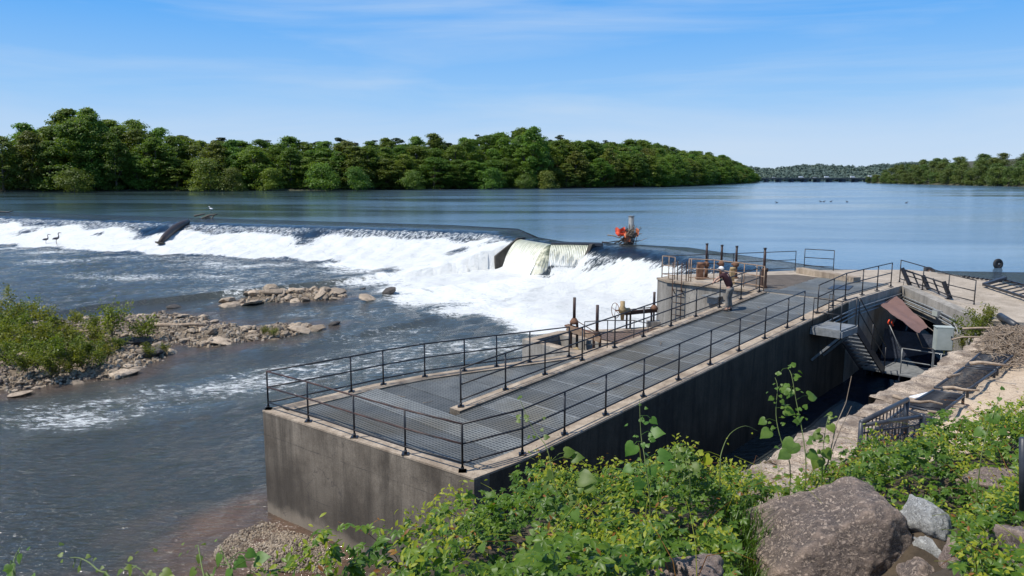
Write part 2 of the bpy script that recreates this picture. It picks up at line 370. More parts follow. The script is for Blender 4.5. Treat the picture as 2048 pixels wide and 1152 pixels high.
def mesh_np(name, V, Fq, mat, smooth=False, mats_idx=None):
    """V (n,3) array; Fq (m,k) array of equal-size faces"""
    me = bpy.data.meshes.new(name); k = Fq.shape[1]
    me.vertices.add(len(V)); me.vertices.foreach_set('co', V.astype(np.float32).ravel())
    me.loops.add(Fq.size); me.loops.foreach_set('vertex_index', Fq.astype(np.int32).ravel())
    me.polygons.add(len(Fq)); me.polygons.foreach_set('loop_start', np.arange(0, Fq.size, k, dtype=np.int32))
    mats = mat if isinstance(mat, list) else [mat]
    for m in mats: me.materials.append(m)
    if mats_idx is not None: me.polygons.foreach_set('material_index', np.asarray(mats_idx, dtype=np.int32))
    me.polygons.foreach_set('use_smooth', np.full(len(Fq), smooth)); me.update(); me.validate(); return me
# ------------------------------------------------------------------ camera, world, sun
cam = bpy.data.cameras.new('camera'); co = bpy.data.objects.new('camera', cam); COL.objects.link(co)
co.location = (0, 0, H); co.rotation_euler = (PI / 2 - PT, 0, 0)
cam.sensor_width = 36; cam.lens = 36 * F / 2048; cam.clip_end = 6000; cam.clip_start = .05
sc.camera = co
SUN = Vector((-.97, -.30, 0)).normalized() * math.cos(math.radians(58)); SUN.z = math.sin(math.radians(58))
sl = bpy.data.lights.new('sun', 'SUN'); sl.energy = 4.8; sl.angle = math.radians(.5); sl.color = (1., .955, .88)
so = bpy.data.objects.new('sun', sl); COL.objects.link(so); so.rotation_euler = SUN.to_track_quat('Z', 'Y').to_euler(); so.location = (-20, -10, 60)
w = bpy.data.worlds.new('World'); sc.world = w; w.use_nodes = True; nt = w.node_tree
bg = nt.nodes['Background']; sky = nd(nt, 'ShaderNodeTexSky', sky_type='NISHITA'); sky.sun_disc = False
sky.sun_elevation = math.radians(58); sky.sun_rotation = math.atan2(SUN.x, SUN.y) % (2 * PI)
sky.altitude = 50; sky.air_density = 1.0; sky.dust_density = .1; sky.ozone_density = 3.0
tc = nd(nt, 'ShaderNodeTexCoord'); mp = nd(nt, 'ShaderNodeMapping'); mp.inputs['Scale'].default_value = (1.2, 1.2, 11); mp.inputs['Rotation'].default_value = (.04, .05, .3)
nt.links.new(tc.outputs['Generated'], mp.inputs[0])
ci = noi(nt, mp.outputs[0], 1.35, 7, .55, .5)
cf = ramp(nt, ci, [(.46, 0.), (.56, .16), (.74, .5)])
hsv = nd(nt, 'ShaderNodeHueSaturation', inp={'Saturation': 1.2, 'Value': 1.1}); nt.links.new(sky.outputs[0], hsv.inputs['Color'])
sz = nd(nt, 'ShaderNodeSeparateXYZ'); nt.links.new(tc.outputs['Generated'], sz.inputs[0])
low = ramp(nt, sz.outputs[2], [(0., (.56, .70, .88)), (.04, (.50, .67, .90)), (.10, (.31, .57, .92)), (.20, (.125, .42, .92)), (.5, (.07, .27, .75))])
lowg = mixc(nt, 1., low, (9.3, 9.3, 9.3), 'MULTIPLY')
lf_ = ramp(nt, sz.outputs[2], [(0., .95), (.3, .95), (.75, 0.)])
skc = mixc(nt, cf, mixc(nt, lf_, hsv.outputs[0], lowg), (5.6, 6.7, 8.0))
nt.links.new(skc, bg.inputs[0]); bg.inputs[1].default_value = .11
sc.view_settings.view_transform = 'Standard'; sc.view_settings.look = 'None'; sc.view_settings.exposure = 0
sc.render.engine = 'CYCLES'
sc.cycles.max_bounces = 6; sc.cycles.diffuse_bounces = 3; sc.cycles.glossy_bounces = 3; sc.cycles.transparent_max_bounces = 4
# ------------------------------------------------------------------ water heightfield
POLY = [(-150, 142), (-74.9, 108.6), (-36.7, 91.6), (-8.9, 80.7), (-2, 77.3), (.7, 67.5), (3.3, 61.9), (6.4, 60.9), (10.4, 56.0), (15.6, 43.4), (14.5, 37.5), (20, 33), (26, 26), (60, 0)]
KIND = [0, 0, 0, 0, 0, 1, 1, 2, 2, 2, 2, 2, 2]
PR = [([-7, -5, -2.5, -1, 0, 1, 2.2, 5, 8, 11, 16, 30, 42], [3.9, 3.89, 3.84, 3.74, 3.6, 3.36, 3.0, 2.3, 1.7, 1.2, 1.05, .35, 0]),
      ([-1, 0, .3, 1.2, 2.5, 10, 30], [3.89, 3.78, 3.4, 1.5, 1.25, 1.0, 0]),
      ([-4, -2, -.8, 0, 1.2, 3, 4.6, 7, 18, 28], [3.9, 3.88, 3.78, 3.6, 3.05, 2.05, 1.45, 1.15, .45, 0])]
def field(X, Y):
    best = np.full(X.shape, 1e9); sd = np.zeros(X.shape); S = np.zeros(X.shape); K = np.zeros(X.shape, int); acc = 0.
    for i in range(len(POLY) - 1):
        a = np.array(POLY[i]); b = np.array(POLY[i + 1]); d = b - a; L = math.hypot(*d); t_ = ((X - a[0]) * d[0] + (Y - a[1]) * d[1]) / L ** 2
        tc_ = np.clip(t_, 0, 1); qx = a[0] + tc_ * d[0]; qy = a[1] + tc_ * d[1]
        dist = np.hypot(X - qx, Y - qy); side = np.sign((X - a[0]) * d[1] - (Y - a[1]) * d[0]); side = np.where(side == 0, 1, side)
        upd = dist < best - 1e-6; best = np.where(upd, dist, best); sd = np.where(upd, dist * side, sd)
        S = np.where(upd, acc + tc_ * L, S); K = np.where(upd, KIND[i], K); acc += L
    Z = np.zeros(X.shape)
    for k in range(3): Z = np.where(K == k, np.interp(sd, PR[k][0], PR[k][1]), Z)
    return Z, sd, S, K
rng = np.random.default_rng(3)
def fbm(X, Y, wl, n, seed):
    r = np.random.default_rng(seed); o = np.zeros(np.shape(X))
    for i in range(n):
        a = r.uniform(0, 2 * PI); k = 2 * PI / (wl * r.uniform(.5, 1.6)); o = o + np.sin(k * (X * math.cos(a) + Y * math.sin(a)) + r.uniform(0, 6.28))
    return o / math.sqrt(n)
def PWt(px, py):
    z = 0.
    for i in range(60):
        p = P(px, py, z); zz = float(field(np.array([p.x]), np.array([p.y]))[0][0]); z = z * .6 + zz * .4
    return Vector((p.x, p.y, z))
def inpoly(X, Y, poly):
    ins = np.zeros(np.shape(X), bool); n = len(poly)
    for i in range(n):
        x1, y1 = poly[i][0], poly[i][1]; x2, y2 = poly[(i + 1) % n][0], poly[(i + 1) % n][1]
        if y1 == y2: continue
        c = ((y1 > Y) != (y2 > Y)) & (X < (x2 - x1) * (Y - y1) / (y2 - y1) + x1); ins ^= c
    return ins
def dpoly(X, Y, poly, closed=True):
    best = np.full(np.shape(X), 1e9); n = len(poly)
    for i in range(n if closed else n - 1):
        a = poly[i]; b = poly[(i + 1) % n]; dx, dy = b[0] - a[0], b[1] - a[1]; L2 = dx * dx + dy * dy
        t_ = np.clip(((X - a[0]) * dx + (Y - a[1]) * dy) / max(L2, 1e-9), 0, 1)
        best = np.minimum(best, np.hypot(X - a[0] - t_ * dx, Y - a[1] - t_ * dy))
    return best
ISL1 = [PWt(*p) for p in [(-120, 800), (0, 787), (70, 776), (250, 752), (350, 708), (300, 690), (420, 693), (560, 676), (640, 655), (600, 648), (480, 655), (420, 646), (380, 632), (330, 628), (240, 634), (100, 648), (-150, 655)]]
ISL2 = [PWt(*p) for p in [(440, 612), (500, 606), (600, 602), (690, 597), (685, 582), (600, 584), (520, 588)]]
BAR = [P(*p, 0) for p in [(435, 1098), (470, 1076), (560, 1048), (610, 1048), (660, 1075), (690, 1112), (630, 1140), (540, 1146), (460, 1125)]]
def smooth(a, b, x): t_ = np.clip((x - a) / (b - a), 0, 1); return t_ * t_ * (3 - 2 * t_)
def build_river():
    xs = np.concatenate([np.arange(-112, -45, .7), np.arange(-45, 24, .42), np.arange(24, 41, 1.)]); ys = np.concatenate([np.arange(-6, 40, .6), np.arange(40, 118, .42), np.arange(118, 151, .9)])
    xs[-1] = 40; ys[-1] = 150; xs[0] = -112
    X, Y = np.meshgrid(xs, ys); Z, sd, S, K = field(X, Y)
    down = smooth(-1, 2, sd)
    foam = np.zeros(X.shape)
    # the slope of the dam
    wob = .5 * fbm(S, S * 0, 5, 6, 2)
    slope = smooth(-2, 0, sd) * (1 - smooth(10, 15, sd))
    f_main = np.maximum(.47 * smooth(-1.8, .6, sd), smooth(.7, 4.3, sd + 1.5 * wob)) * (K == 0) * (1 - smooth(9.5, 13.0, sd + 1.5 * wob))
    foam = np.maximum(foam, f_main)
    f_seg = smooth(1.6, 4.6, sd + wob) * (K == 2) * (1 - smooth(12, 18, sd)) * (Y > 40); f_seg = np.maximum(f_seg, .45 * smooth(-.6, 1.2, sd) * (K == 2) * (1 - smooth(12, 18, sd)) * (Y > 40)); foam = np.maximum(foam, f_seg)
    foam = np.maximum(foam, (K == 1) * smooth(.2, 1.2, sd) * (1 - smooth(10, 14, sd)))
    # the boiling pool below the notch
    def seg(ax, ay, bx, by, r0, r1, amp):
        dx, dy = bx - ax, by - ay; t_ = np.clip(((X - ax) * dx + (Y - ay) * dy) / (dx * dx + dy * dy), 0, 1)
        d_ = np.hypot(X - ax - t_ * dx, Y - ay - t_ * dy); return amp * (1 - smooth(r0, r1, d_))
    wob2 = 1.6 * fbm(X, Y, 9, 6, 5)
    def poolpoly(pxs, amp, fall):
        pl = [PWt(*p) for p in pxs]; ins = inpoly(X, Y, pl); d_ = dpoly(X, Y, pl) * np.where(ins, -1, 1)
        return amp * (1 - smooth(-fall * .4, fall, d_ + wob2))
    foam = np.maximum(foam, poolpoly([(640, 498), (1000, 500), (1330, 540), (1340, 665), (1180, 630), (1060, 610), (900, 590), (790, 545), (700, 520)], .90, 3.5) * (sd > 1) * (K >= 0))
    foam = np.maximum(foam, poolpoly([(640, 515), (1000, 560), (1330, 600), (1340, 670), (1150, 650), (980, 625), (760, 600), (700, 560)], .62, 5) * (sd > 1))
    foam = np.maximum(foam, poolpoly([(0, 492), (700, 510), (800, 575), (640, 600), (300, 590), (0, 560)], .36, 6) * (sd > 1))
    foam = np.maximum(foam, poolpoly([(0, 490), (760, 520), (760, 560), (500, 540), (0, 505)], .42, 4) * (sd > 1))
    foam = np.maximum(foam, poolpoly([(560, 610), (900, 620), (1180, 660), (1050, 720), (800, 745), (650, 790), (200, 850), (0, 860), (0, 800), (420, 740), (600, 700)], .34, 4))
    foam = np.maximum(foam, poolpoly([(700, 650), (1150, 655), (1000, 725), (650, 770), (420, 800), (120, 835), (100, 815), (500, 745)], .40, 3))
    foam = np.where(down > .3, np.maximum(foam, .10 * (Y > 24) + .09 * smooth(30, 45, Y)), foam * smooth(-.5, 1.5, sd))
    # dark baffles showing through the sheet
    for (px, py, rx, ry) in ((52, 463, 2.2, 1.2), (290, 470, 2.2, 1.3), (610, 482, 2., 1.3), (910, 503, 1.6, 1.1), (1085, 548, 1.1, .7), (195, 468, 1., .6)):
        c = PWt(px, py); foam = foam - .62 * np.exp(-(((X - c.x) / rx) ** 2 + ((Y - c.y) / (ry * 2.2)) ** 2))
    foam = np.clip(foam, 0, 1)
    # wave relief
    Zw = .018 * fbm(X, Y, 2.6, 10, 11) + .012 * fbm(X, Y, 1.3, 8, 12)
    rough_ = np.clip(foam, 0, 1) * down
    Z2 = Z + Zw * down * .8 + rough_ * (.10 * fbm(X, Y, 3.2, 9, 13) + .06 * fbm(X, Y, 1.6, 9, 14)) + smooth(-1.5, 1., sd) * (sd < 12) * .05 * fbm(S, sd * .15, 1.6, 9, 15)
    sh = np.zeros(X.shape)
    for pl, r_, a_ in ((BAR, 3.2, 1.), (ISL1, 2.4, .55), (ISL2, 1.4, .4)):
        d_ = dpoly(X, Y, pl) * np.where(inpoly(X, Y, pl), -1, 1); sh = np.maximum(sh, a_ * (1 - smooth(0, r_, d_ + .7 * fbm(X, Y, 2.5, 6, 8))))
    sh = np.maximum(sh, .75 * (1 - smooth(0, 3.0, np.abs(Y - 15.5 - .2 * X) + .3 * np.abs(X + 8) - 1.5)))
    foam = foam * (1 - smooth(.3, .8, sh)); Vv = -UY * X + UX * Y; foam = np.where((Vv < 11.5) & (Y < 60), 0, foam); sh = np.where(Vv < 11.0, 0, sh)
    V = np.stack([X, Y, Z2], -1).reshape(-1, 3); ny, nx = X.shape
    I = np.arange(nx * ny).reshape(ny, nx); Fq = np.stack([I[:-1, :-1], I[:-1, 1:], I[1:, 1:], I[1:, :-1]], -1).reshape(-1, 4)
    me = mesh_np('river_water', V, Fq, M['river'], True)
    for nm, A in (('foam', foam), ('slope', slope), ('shallow', sh)):
        at = me.attributes.new(nm, 'FLOAT', 'POINT'); at.data.foreach_set('value', A.astype(np.float32).ravel())
    at = me.attributes.new('flow', 'FLOAT_VECTOR', 'POINT'); at.data.foreach_set('vector', np.stack([S, sd, S * 0], -1).astype(np.float32).ravel())
    o = link('river_water', me); tag(o, 'river pouring over the dam and running past the islands in foam and ripples', 'water', kind='structure')
build_river()
mb = MB()
for x0, x1, y0, y1 in ((-1800, -112, 118, 3500), (-112, 40, 150, 3500), (40, 1800, -6, 3500)):
    mb.add([(x0, y0, 3.9), (x1, y0, 3.9), (x1, y1, 3.9), (x0, y1, 3.9)], [(0, 1, 2, 3)], M['calm'])
tag(mb.build('reservoir_water'), 'calm blue reservoir above the dam reaching to the wooded banks', 'water', kind='structure')
# upstream part of the river grid is covered by calm water lying a hand above it, cut along the crest
def calm_patch():
    us = [Vector((x, y, 0)) for x, y in POLY]
    off = []
    for i in range(1, 10):
        a, b, c = us[i - 1], us[i], us[i + 1]; t_ = ((b - a).normalized() + (c - b).normalized()).normalized(); n_ = Vector((-t_.y, t_.x, 0))
        off.append(b + n_ * (6.5 if i < 3 else (5.5 if i == 3 else (3.5 if i == 4 else (1.8 if i in (5, 6, 7) else 4.0)))))
    off = off[:]
    pts = [(-112, 133)] + [(p.x, p.y) for p in off] + [(40, 41), (40, 150), (-112, 150)]
    mb = MB(); mb.add([(x, y, 3.905) for x, y in pts], [tuple(range(len(pts)))], M['calm']); 
    tag(mb.build('reservoir_surface'), 'calm blue water just above the dam crest', 'water', kind='structure')
calm_patch()
# river bed and far ground so nothing is see-through beyond
one('river_bed', lambda m: m.add([(-2500, -60, -1.5), (2500, -60, -1.5), (2500, 5000, -1.5), (-2500, 5000, -1.5)], [(0, 1, 2, 3)], M['gravel']), 'gravelly river bed reaching to the horizon', 'river bed', kind='structure')
# ------------------------------------------------------------------ rocks
def rock_mesh(name, seed, dims, mat, sub=3, p=14, nz=.05, planes=None):
    r = random.Random(seed); import bmesh
    bm = bmesh.new(); bmesh.ops.create_icosphere(bm, subdivisions=sub, radius=1.)
    if planes is None:
        planes = []
        for i in range(13):
            n = Vector((r.gauss(0, 1), r.gauss(0, 1), r.gauss(0, 1))).normalized(); planes.append((n, r.uniform(.62, 1.)))
    off = Vector((seed * 3.1, 0, 0))
    for v in bm.verts:
        d = v.co.normalized(); s_ = sum(max(0, n.dot(d) / h) ** p for n, h in planes); rad = (max(s_, 1e-6)) ** (-1. / p) if s_ > 1e-6 else 1.2
        rad = min(rad, 1.6)
        q = d * rad; k = noise.fractal(q * 1.8 + off, 1., 2.1, 5) * nz * 2 + noise.fractal(q * 7 + off, .9, 2.1, 4) * nz * .5
        q = q * (1 + k); v.co = Vector((q.x * dims[0], q.y * dims[1], q.z * dims[2]))
    me = bpy.data.meshes.new(name); bm.to_mesh(me); bm.free(); me.materials.append(mat)
    for pl in me.polygons: pl.use_smooth = sub > 3
    return me
ROCKS = [rock_mesh('rock', 20 + i, (1, .8, .5 if i % 2 else .62), M['rock'], 2) for i in range(9)]
DROCKS = [rock_mesh('rock', 60 + i, (1, .75, .6), M['darkrock'], 2) for i in range(2)]
def put_rock(me, p, s, rz, label, group=None, tilt=0, zs=1):
    o = link('rock', me, None, p); o.scale = (s, s, s * zs * random.uniform(.6, .95)); o.rotation_euler = (random.uniform(-tilt, tilt), random.uniform(-tilt, tilt), rz)
    return tag(o, label, 'rock', group)
def island(name, poly, hmax, rate, label, seed):
    xs0 = min(p.x for p in poly) - 1.5; xs1 = max(p.x for p in poly) + 1.5; ys0 = min(p.y for p in poly) - 1.5; ys1 = max(p.y for p in poly) + 1.5
    st = .3 if name == 'gravel_bar' else .45
    X, Y = np.meshgrid(np.arange(xs0, xs1, st), np.arange(ys0, ys1, st)); d_ = dpoly(X, Y, poly) * np.where(inpoly(X, Y, poly), 1, -1)
    base = field(X, Y)[0]
    Z = base + np.clip(d_ * rate, -.6, hmax) + .10 * fbm(X, Y, 2.2, 8, seed) * (d_ > -.5) + .04 * fbm(X, Y, .8, 6, seed + 1) - .05
    ny, nx = X.shape; I = np.arange(nx * ny).reshape(ny, nx); Fq = np.stack([I[:-1, :-1], I[:-1, 1:], I[1:, 1:], I[1:, :-1]], -1).reshape(-1, 4)
    o = link(name, mesh_np(name, np.stack([X, Y, Z], -1).reshape(-1, 3), Fq, M['gravel'], True)); tag(o, label, 'ground', kind='structure')
    def h(x, y):
        d1 = dpoly(np.array([x]), np.array([y]), poly)[0] * (1 if inpoly(np.array([x]), np.array([y]), poly)[0] else -1)
        return float(field(np.array([x]), np.array([y]))[0][0] + min(max(d1 * rate, -.6), hmax) + .10 * fbm(np.array([x]), np.array([y]), 2.2, 8, seed)[0]), d1
    return h
h1 = island('island_ground', ISL1, .75, .16, 'stony ground of the shrubby island', 31)
h2 = island('shoal_ground', ISL2, .45, .22, 'stony ground of the small shoal', 41)
h3 = island('gravel_bar', BAR, .42, .16, 'pale gravel bar at the foot of the concrete wall', 51)
def scatter(poly, n, hf, sizes, edge=None):
    r = random.Random(n); xs = [p.x for p in poly]; ys = [p.y for p in poly]; out = []
    k = 0
    while len(out) < n and k < n * 60:
        k += 1; x = r.uniform(min(xs), max(xs)); y = r.uniform(min(ys), max(ys)); z, d1 = hf(x, y)
        if d1 < -.25 or (edge and d1 > edge and r.random() < .75): continue
        if x < -.72 * y - 3: continue
        out.append((x, y, z, sizes[0] * (sizes[1] / sizes[0]) ** (r.random() ** 1.8)))
    return out
for (x, y, z, s) in scatter(ISL1, 235, h1, (.15, .42), 1.3):
    put_rock(random.choice(ROCKS), (x, y, z + s * .12), s, random.uniform(0, 6), 'angular tan rock heaped on the stony shore of the shrubby island', 'tan rocks heaped on the shrubby island', .35)
for (x, y, z, s) in scatter(ISL2, 60, h2, (.22, .75)):
    put_rock(random.choice(ROCKS), (x, y, z + s * .2), s, random.uniform(0, 6), 'angular rock in the bare shoal nearest the dam', 'rocks of the bare shoal', .4)
def pebbles(name, poly, n, hf, s0, s1, label, cat, mats):
    r = random.Random(5); base = [Vector((math.cos(a) * .9, math.sin(a) * .7, 0)) for a in (0, 1.2, 2.5, 3.8, 5.1)]
    V = []; Fc = []; mi = []
    for (x, y, z, s) in scatter(poly, n, hf, (s0, s1)):
        a = r.uniform(0, 6.28); o = len(V); c, sn = math.cos(a), math.sin(a)
        for b_ in base: V.append((x + s * (b_.x * c - b_.y * sn), y + s * (b_.x * sn + b_.y * c), z - s * .2))
        k1 = r.uniform(.4, .7)
        for b_ in base[:5]: V.append((x + s * .6 * (b_.x * c - b_.y * sn) + r.uniform(-.1, .1) * s, y + s * .6 * (b_.x * sn + b_.y * c), z + s * k1 * r.uniform(.7, 1.1)))
        k = r.randrange(len(mats))
        for i in range(5): j = (i + 1) % 5; Fc.append((o + i, o + j, o + 5 + j, o + 5 + i)); mi.append(k)
        Fc.append((o + 5, o + 6, o + 7, o + 8)); mi.append(k); Fc.append((o + 5, o + 8, o + 9, o + 9)) if 0 else Fc.append((o + 8, o + 9, o + 5, o + 5)) if 0 else None
        if Fc[-1] is None: Fc.pop()
        Fc.append((o + 8, o + 9, o + 5, o + 6)); mi.append(k)
    me = bpy.data.meshes.new(name); me.from_pydata(V, [], Fc)
    for m in mats: me.materials.append(m)
    me.polygons.foreach_set('material_index', mi); me.update(); o = link(name, me); tag(o, label, cat, kind='stuff')
PEB = [varied('pebble_%s' % n, tuple(.8 * q for q in c), c, 3, .9, 0, 0) for n, c in (('tan', (.44, .34, .235)), ('brown', (.16, .12, .09)), ('grey', (.30, .24, .17)), ('pale', (.46, .38, .29)))]
pebbles('island_pebbles', ISL1, 7000, h1, .06, .2, 'small loose stones strewn over the shrubby island', 'pebbles', PEB)
pebbles('shoal_pebbles', ISL2, 700, h2, .06, .25, 'small loose stones between the shoal rocks', 'pebbles', PEB)
pebbles('bar_gravel', BAR, 8000, h3, .014, .05, 'coarse gravel covering the bar at the wall foot', 'gravel', PEB)
SINGLES = [(735, 597, .85, 0, .35, 'flat tan rock lying beside the dark pointed rock in the rapids'), (776, 584, .62, 1, 1.3, 'dark pointed rock standing in the white rapids'), (727, 575, .3, 1, .6, 'low dark rock in the foam left of the pointed rock'),
 (346, 613, .55, 1, .6, 'dark rock with foam trailing past it upstream of the island'), (405, 646, .34, 0, .7, 'small rock alone in the water off the island tip'), (430, 640, .32, 0, .8, 'rounded rock alone between the two shoals'),
 (667, 647, .40, 1, .8, 'dark round rock alone past the end of the island spit'), (633, 656, .68, 0, .8, 'large pale angular rock at the end of the island spit'), (606, 662, .62, 0, .8, 'blocky tan rock second from the end of the spit'),
 (515, 663, .6, 0, .8, 'tan rock on the spit behind the weed tuft'), (590, 654, .5, 0, .9, 'sharp tan rock on the spit beside the blocky one'), (505, 672, .6, 0, .6, 'broad tan rock in the middle of the spit'),
 (445, 683, .85, 0, .45, 'broad flat slab rock low on the near side of the spit'), (40, 787, .5, 0, .5, 'pale flat rock alone in the water before the island'), (182, 748, .6, 0, .6, 'pale rock at the water edge of the island'),
 (245, 747, .62, 0, .8, 'upright pale rock at the near tip of the island'), (258, 689, 1.15, 1, .7, 'big dark block standing in the middle of the island'), (290, 712, 1.15, 1, .6, 'long brown boulder on the near tip of the island'),
 (535, 590, .9, 0, .8, 'brown block at the back of the bare shoal'), (590, 584, .9, 0, .9, 'tall pointed rock at the back of the bare shoal'), (622, 582, .7, 1, .9, 'dark pointed rock at the back of the bare shoal'), (665, 584, 1., 0, .8, 'leaning brown slab at the right end of the bare shoal'),
 (512, 604, .9, 0, .5, 'pale flat rock on the near edge of the bare shoal'), (455, 610, .7, 0, .5, 'low rock at the left end of the bare shoal'), (358, 632, .6, 0, .6, 'square rock off the far side of the island'), (310, 634, .6, 0, .5, 'low rock at the far edge of the island'), (175, 634, .4, 0, .9, 'small upright rock on the far shore of the island'),
 (325, 487, .8, 1, .4, 'dark wet rock at the foot of the dam beside the log')]
for px, py, s, dk, zs, lab in SINGLES:
    p = PWt(px, py + 3); put_rock(random.choice(DROCKS if dk else ROCKS), (p.x, p.y, p.z + s * .15), s, random.uniform(0, 6), lab, None, .25, zs)
# ------------------------------------------------------------------ leaf clouds
def leaf_quads(C, N, size, r, jitter=.9, asp=1.):
    """C centres (n,3), N preferred normals (n,3): returns verts, quads"""
    n = len(C); nn = N + r.normal(0, jitter, (n, 3)); nn /= np.linalg.norm(nn, axis=1)[:, None] + 1e-9
    a = np.cross(nn, r.normal(0, 1, (n, 3))); a /= np.linalg.norm(a, axis=1)[:, None] + 1e-9; b = np.cross(nn, a)
    s = (size * r.uniform(.6, 1.3, n))[:, None]
    V = np.stack([C - a * s * .5 * asp, C - b * s * .32 + a * s * .1, C + a * s * .55 * asp, C + b * s * .32], 1).reshape(-1, 3)
    return V, np.arange(n * 4).reshape(n, 4)
def crown_mesh(name, seed, h, w, mat, nlobes, leaves, size, z0=.12, shape='round', lob=(.16, .30)):
    r = np.random.default_rng(seed); Cs = []; Ns = []
    lobes = []
    for i in range(nlobes):
        t_ = r.uniform(0, 1); zz = z0 + (1 - z0) * t_
        if shape == 'round': prof = math.sqrt(max(.06, 1 - (2 * (t_ - .42)) ** 2 * .85)) if t_ > .42 else .80 + .2 * t_ / .42
        elif shape == 'pine': prof = (.55 + .45 * math.sin(i * 2.1)) * (1 - max(0, t_ - .75) * 2.4) if t_ > .3 else .35
        else: prof = (1 - t_ ** 2.2) ** .5
        an = r.uniform(0, 2 * PI); rad = prof * w * .5 * (.35 + .65 * math.sqrt(r.uniform(0, 1)))
        ls = w * r.uniform(*lob) * (1.0 if shape != 'pine' else .8)
        rad = max(0, rad - ls * .45)
        lobes.append((np.array([math.cos(an) * rad, math.sin(an) * rad, min(zz * h, h - ls * .55)]), ls))
    per = leaves // nlobes
    for c, ls in lobes:
        d_ = r.normal(0, 1, (per, 3)); d_ /= np.linalg.norm(d_, axis=1)[:, None]; d_[:, 2] = np.abs(d_[:, 2]) * np.where(r.random(per) < .8, 1, -1)
        rr = (r.random(per) ** .35)[:, None] * ls * (1 + .18 * np.sin(5 * d_[:, :1] + 7 * d_[:, 1:2] + 4 * d_[:, 2:3]))
        pos = c + d_ * rr * np.array([1, 1, .78 if shape != 'pine' else .42]); Cs.append(pos); Ns.append(d_ * 1.0 + np.array([0, 0, .5]))
    C = np.concatenate(Cs); N = np.concatenate(Ns); V, Fq = leaf_quads(C, N, size, r, .55)
    V[:, 2] = np.maximum(V[:, 2], .05)
    return mesh_np(name, V, Fq, mat), lobes
def trunk_mesh(name, h, w, lobes, seed, mat, k=.018):
    mb = MB(); r = random.Random(seed)
    pts = [Vector((math.sin(i * 1.3 + seed) * .02 * h * i / 5, math.cos(i * 1.7 + seed) * .02 * h * i / 5, -.8 if i == 0 else h * .82 * i / 5)) for i in range(6)]
    mb.tube(pts, [h * k * (1 - .16 * i) for i in range(6)], mat, 7)
    for c, ls in lobes[:9]:
        c = Vector(c); i = min(4, max(1, int(c.z / (h * .82) * 5) - 1)); a = pts[i]; m = (a + c) / 2 + Vector((0, 0, .04 * h)); mb.tube([a, m, c], [h * k * .45, h * k * .28, h * k * .1], mat, 5, False)
    return mb.build(name, obj=False)
TREES = []
for i in range(7):
    h_ = 20 + i % 3; w_ = 11 + (i * 1.7) % 4
    me, lb = crown_mesh('crown', 100 + i, h_, w_, M['leaf'], 120, 12000, .55, .03, 'round' if i % 3 else 'dome', (.06, .19))
    TREES.append((me, trunk_mesh('trunk', h_, w_, lb, i, M['bark']), h_))
LTREES = []
for i in range(3):
    h_ = 19; me, lb = crown_mesh('crown', 150 + i, h_, 11, M['leaflt'], 100, 9500, .58, .04, 'round' if i else 'dome', (.07, .18)); LTREES.append((me, trunk_mesh('trunk', h_, 11, lb, i, M['bark']), h_))
PINES = []
for i in range(3):
    h_ = 22; me, lb = crown_mesh('crown', 200 + i, h_, 8.5, M['leafdk'], 26, 3800, .6, .42, 'pine', (.12, .24)); PINES.append((me, trunk_mesh('trunk', h_, 8, lb, i, M['bark']), h_))
BUSH = []
for i in range(3):
    h_ = 8; me, lb = crown_mesh('crown', 300 + i, h_, 9.5, M['leaflt'], 30, 4200, .42, .03, 'dome'); BUSH.append((me, trunk_mesh('trunk', h_, 8, lb, i, M['bark'], .012), h_))
DBUSH = []
for i in range(2):
    h_ = 8; me, lb = crown_mesh('crown', 330 + i, h_, 9.5, M['leaf'], 30, 4200, .45, .03, 'dome'); DBUSH.append((me, trunk_mesh('trunk', h_, 8, lb, i, M['bark'], .012), h_))
RTREES = []
for i in range(4):
    h_ = 20; me, lb = crown_mesh('crown', 400 + i, h_, 13, M['leafrt'], 36, 3600, .85, .05); RTREES.append((me, trunk_mesh('trunk', h_, 12, lb, i, M['bark']), h_))
def put_tree(name, kinds, x, y, z, h, label, cat, group=None, wide=1.):
    cm, tm, hh = random.choice(kinds); e = empty(name, label, cat, (x, y, z), group, random.uniform(0, 6.28)); s = h / hh
    e.scale = (s * wide, s * wide, s); link('crown', cm, e); link('trunk', tm, e); return e
# left bank: shoreline and the height the wood reaches over it (px, py of waterline -> py of treetops)
SH = [(-260, 386), (0, 384), (300, 382.5), (600, 381), (800, 379.5), (1000, 378), (1150, 376.5), (1300, 375), (1400, 371), (1460, 368.5), (1490, 366.5), (1515, 365)]
TOPX = [-260, 0, 60, 110, 170, 215, 260, 300, 340, 430, 500, 560, 620, 700, 780, 850, 900, 960, 1010, 1060, 1110, 1150, 1220, 1285, 1340, 1400, 1450, 1490, 1515]
TOPY = [225, 230, 240, 236, 216, 232, 236, 240, 262, 270, 274, 276, 280, 272, 275, 272, 278, 268, 266, 255, 268, 276, 282, 284, 298, 304, 314, 326, 333]
shore = [P(x, y, 3.9) for x, y in SH]
def topz(x, y):
    px = 1024 + F * x / (y * math.cos(PT)) * 1.0
    # invert properly: depth along the view axis
    dep = y * math.cos(PT) - (14 - H) * math.sin(PT); px = 1024 + F * x / dep; ty = np.interp(px, TOPX, TOPY); return D(px, ty, y).z, px
def back(i, t_, off):
    a, b = shore[i], shore[i + 1]; d_ = (b - a).normalized(); n_ = Vector((-d_.y, d_.x, 0)); return a.lerp(b, t_) + n_ * off
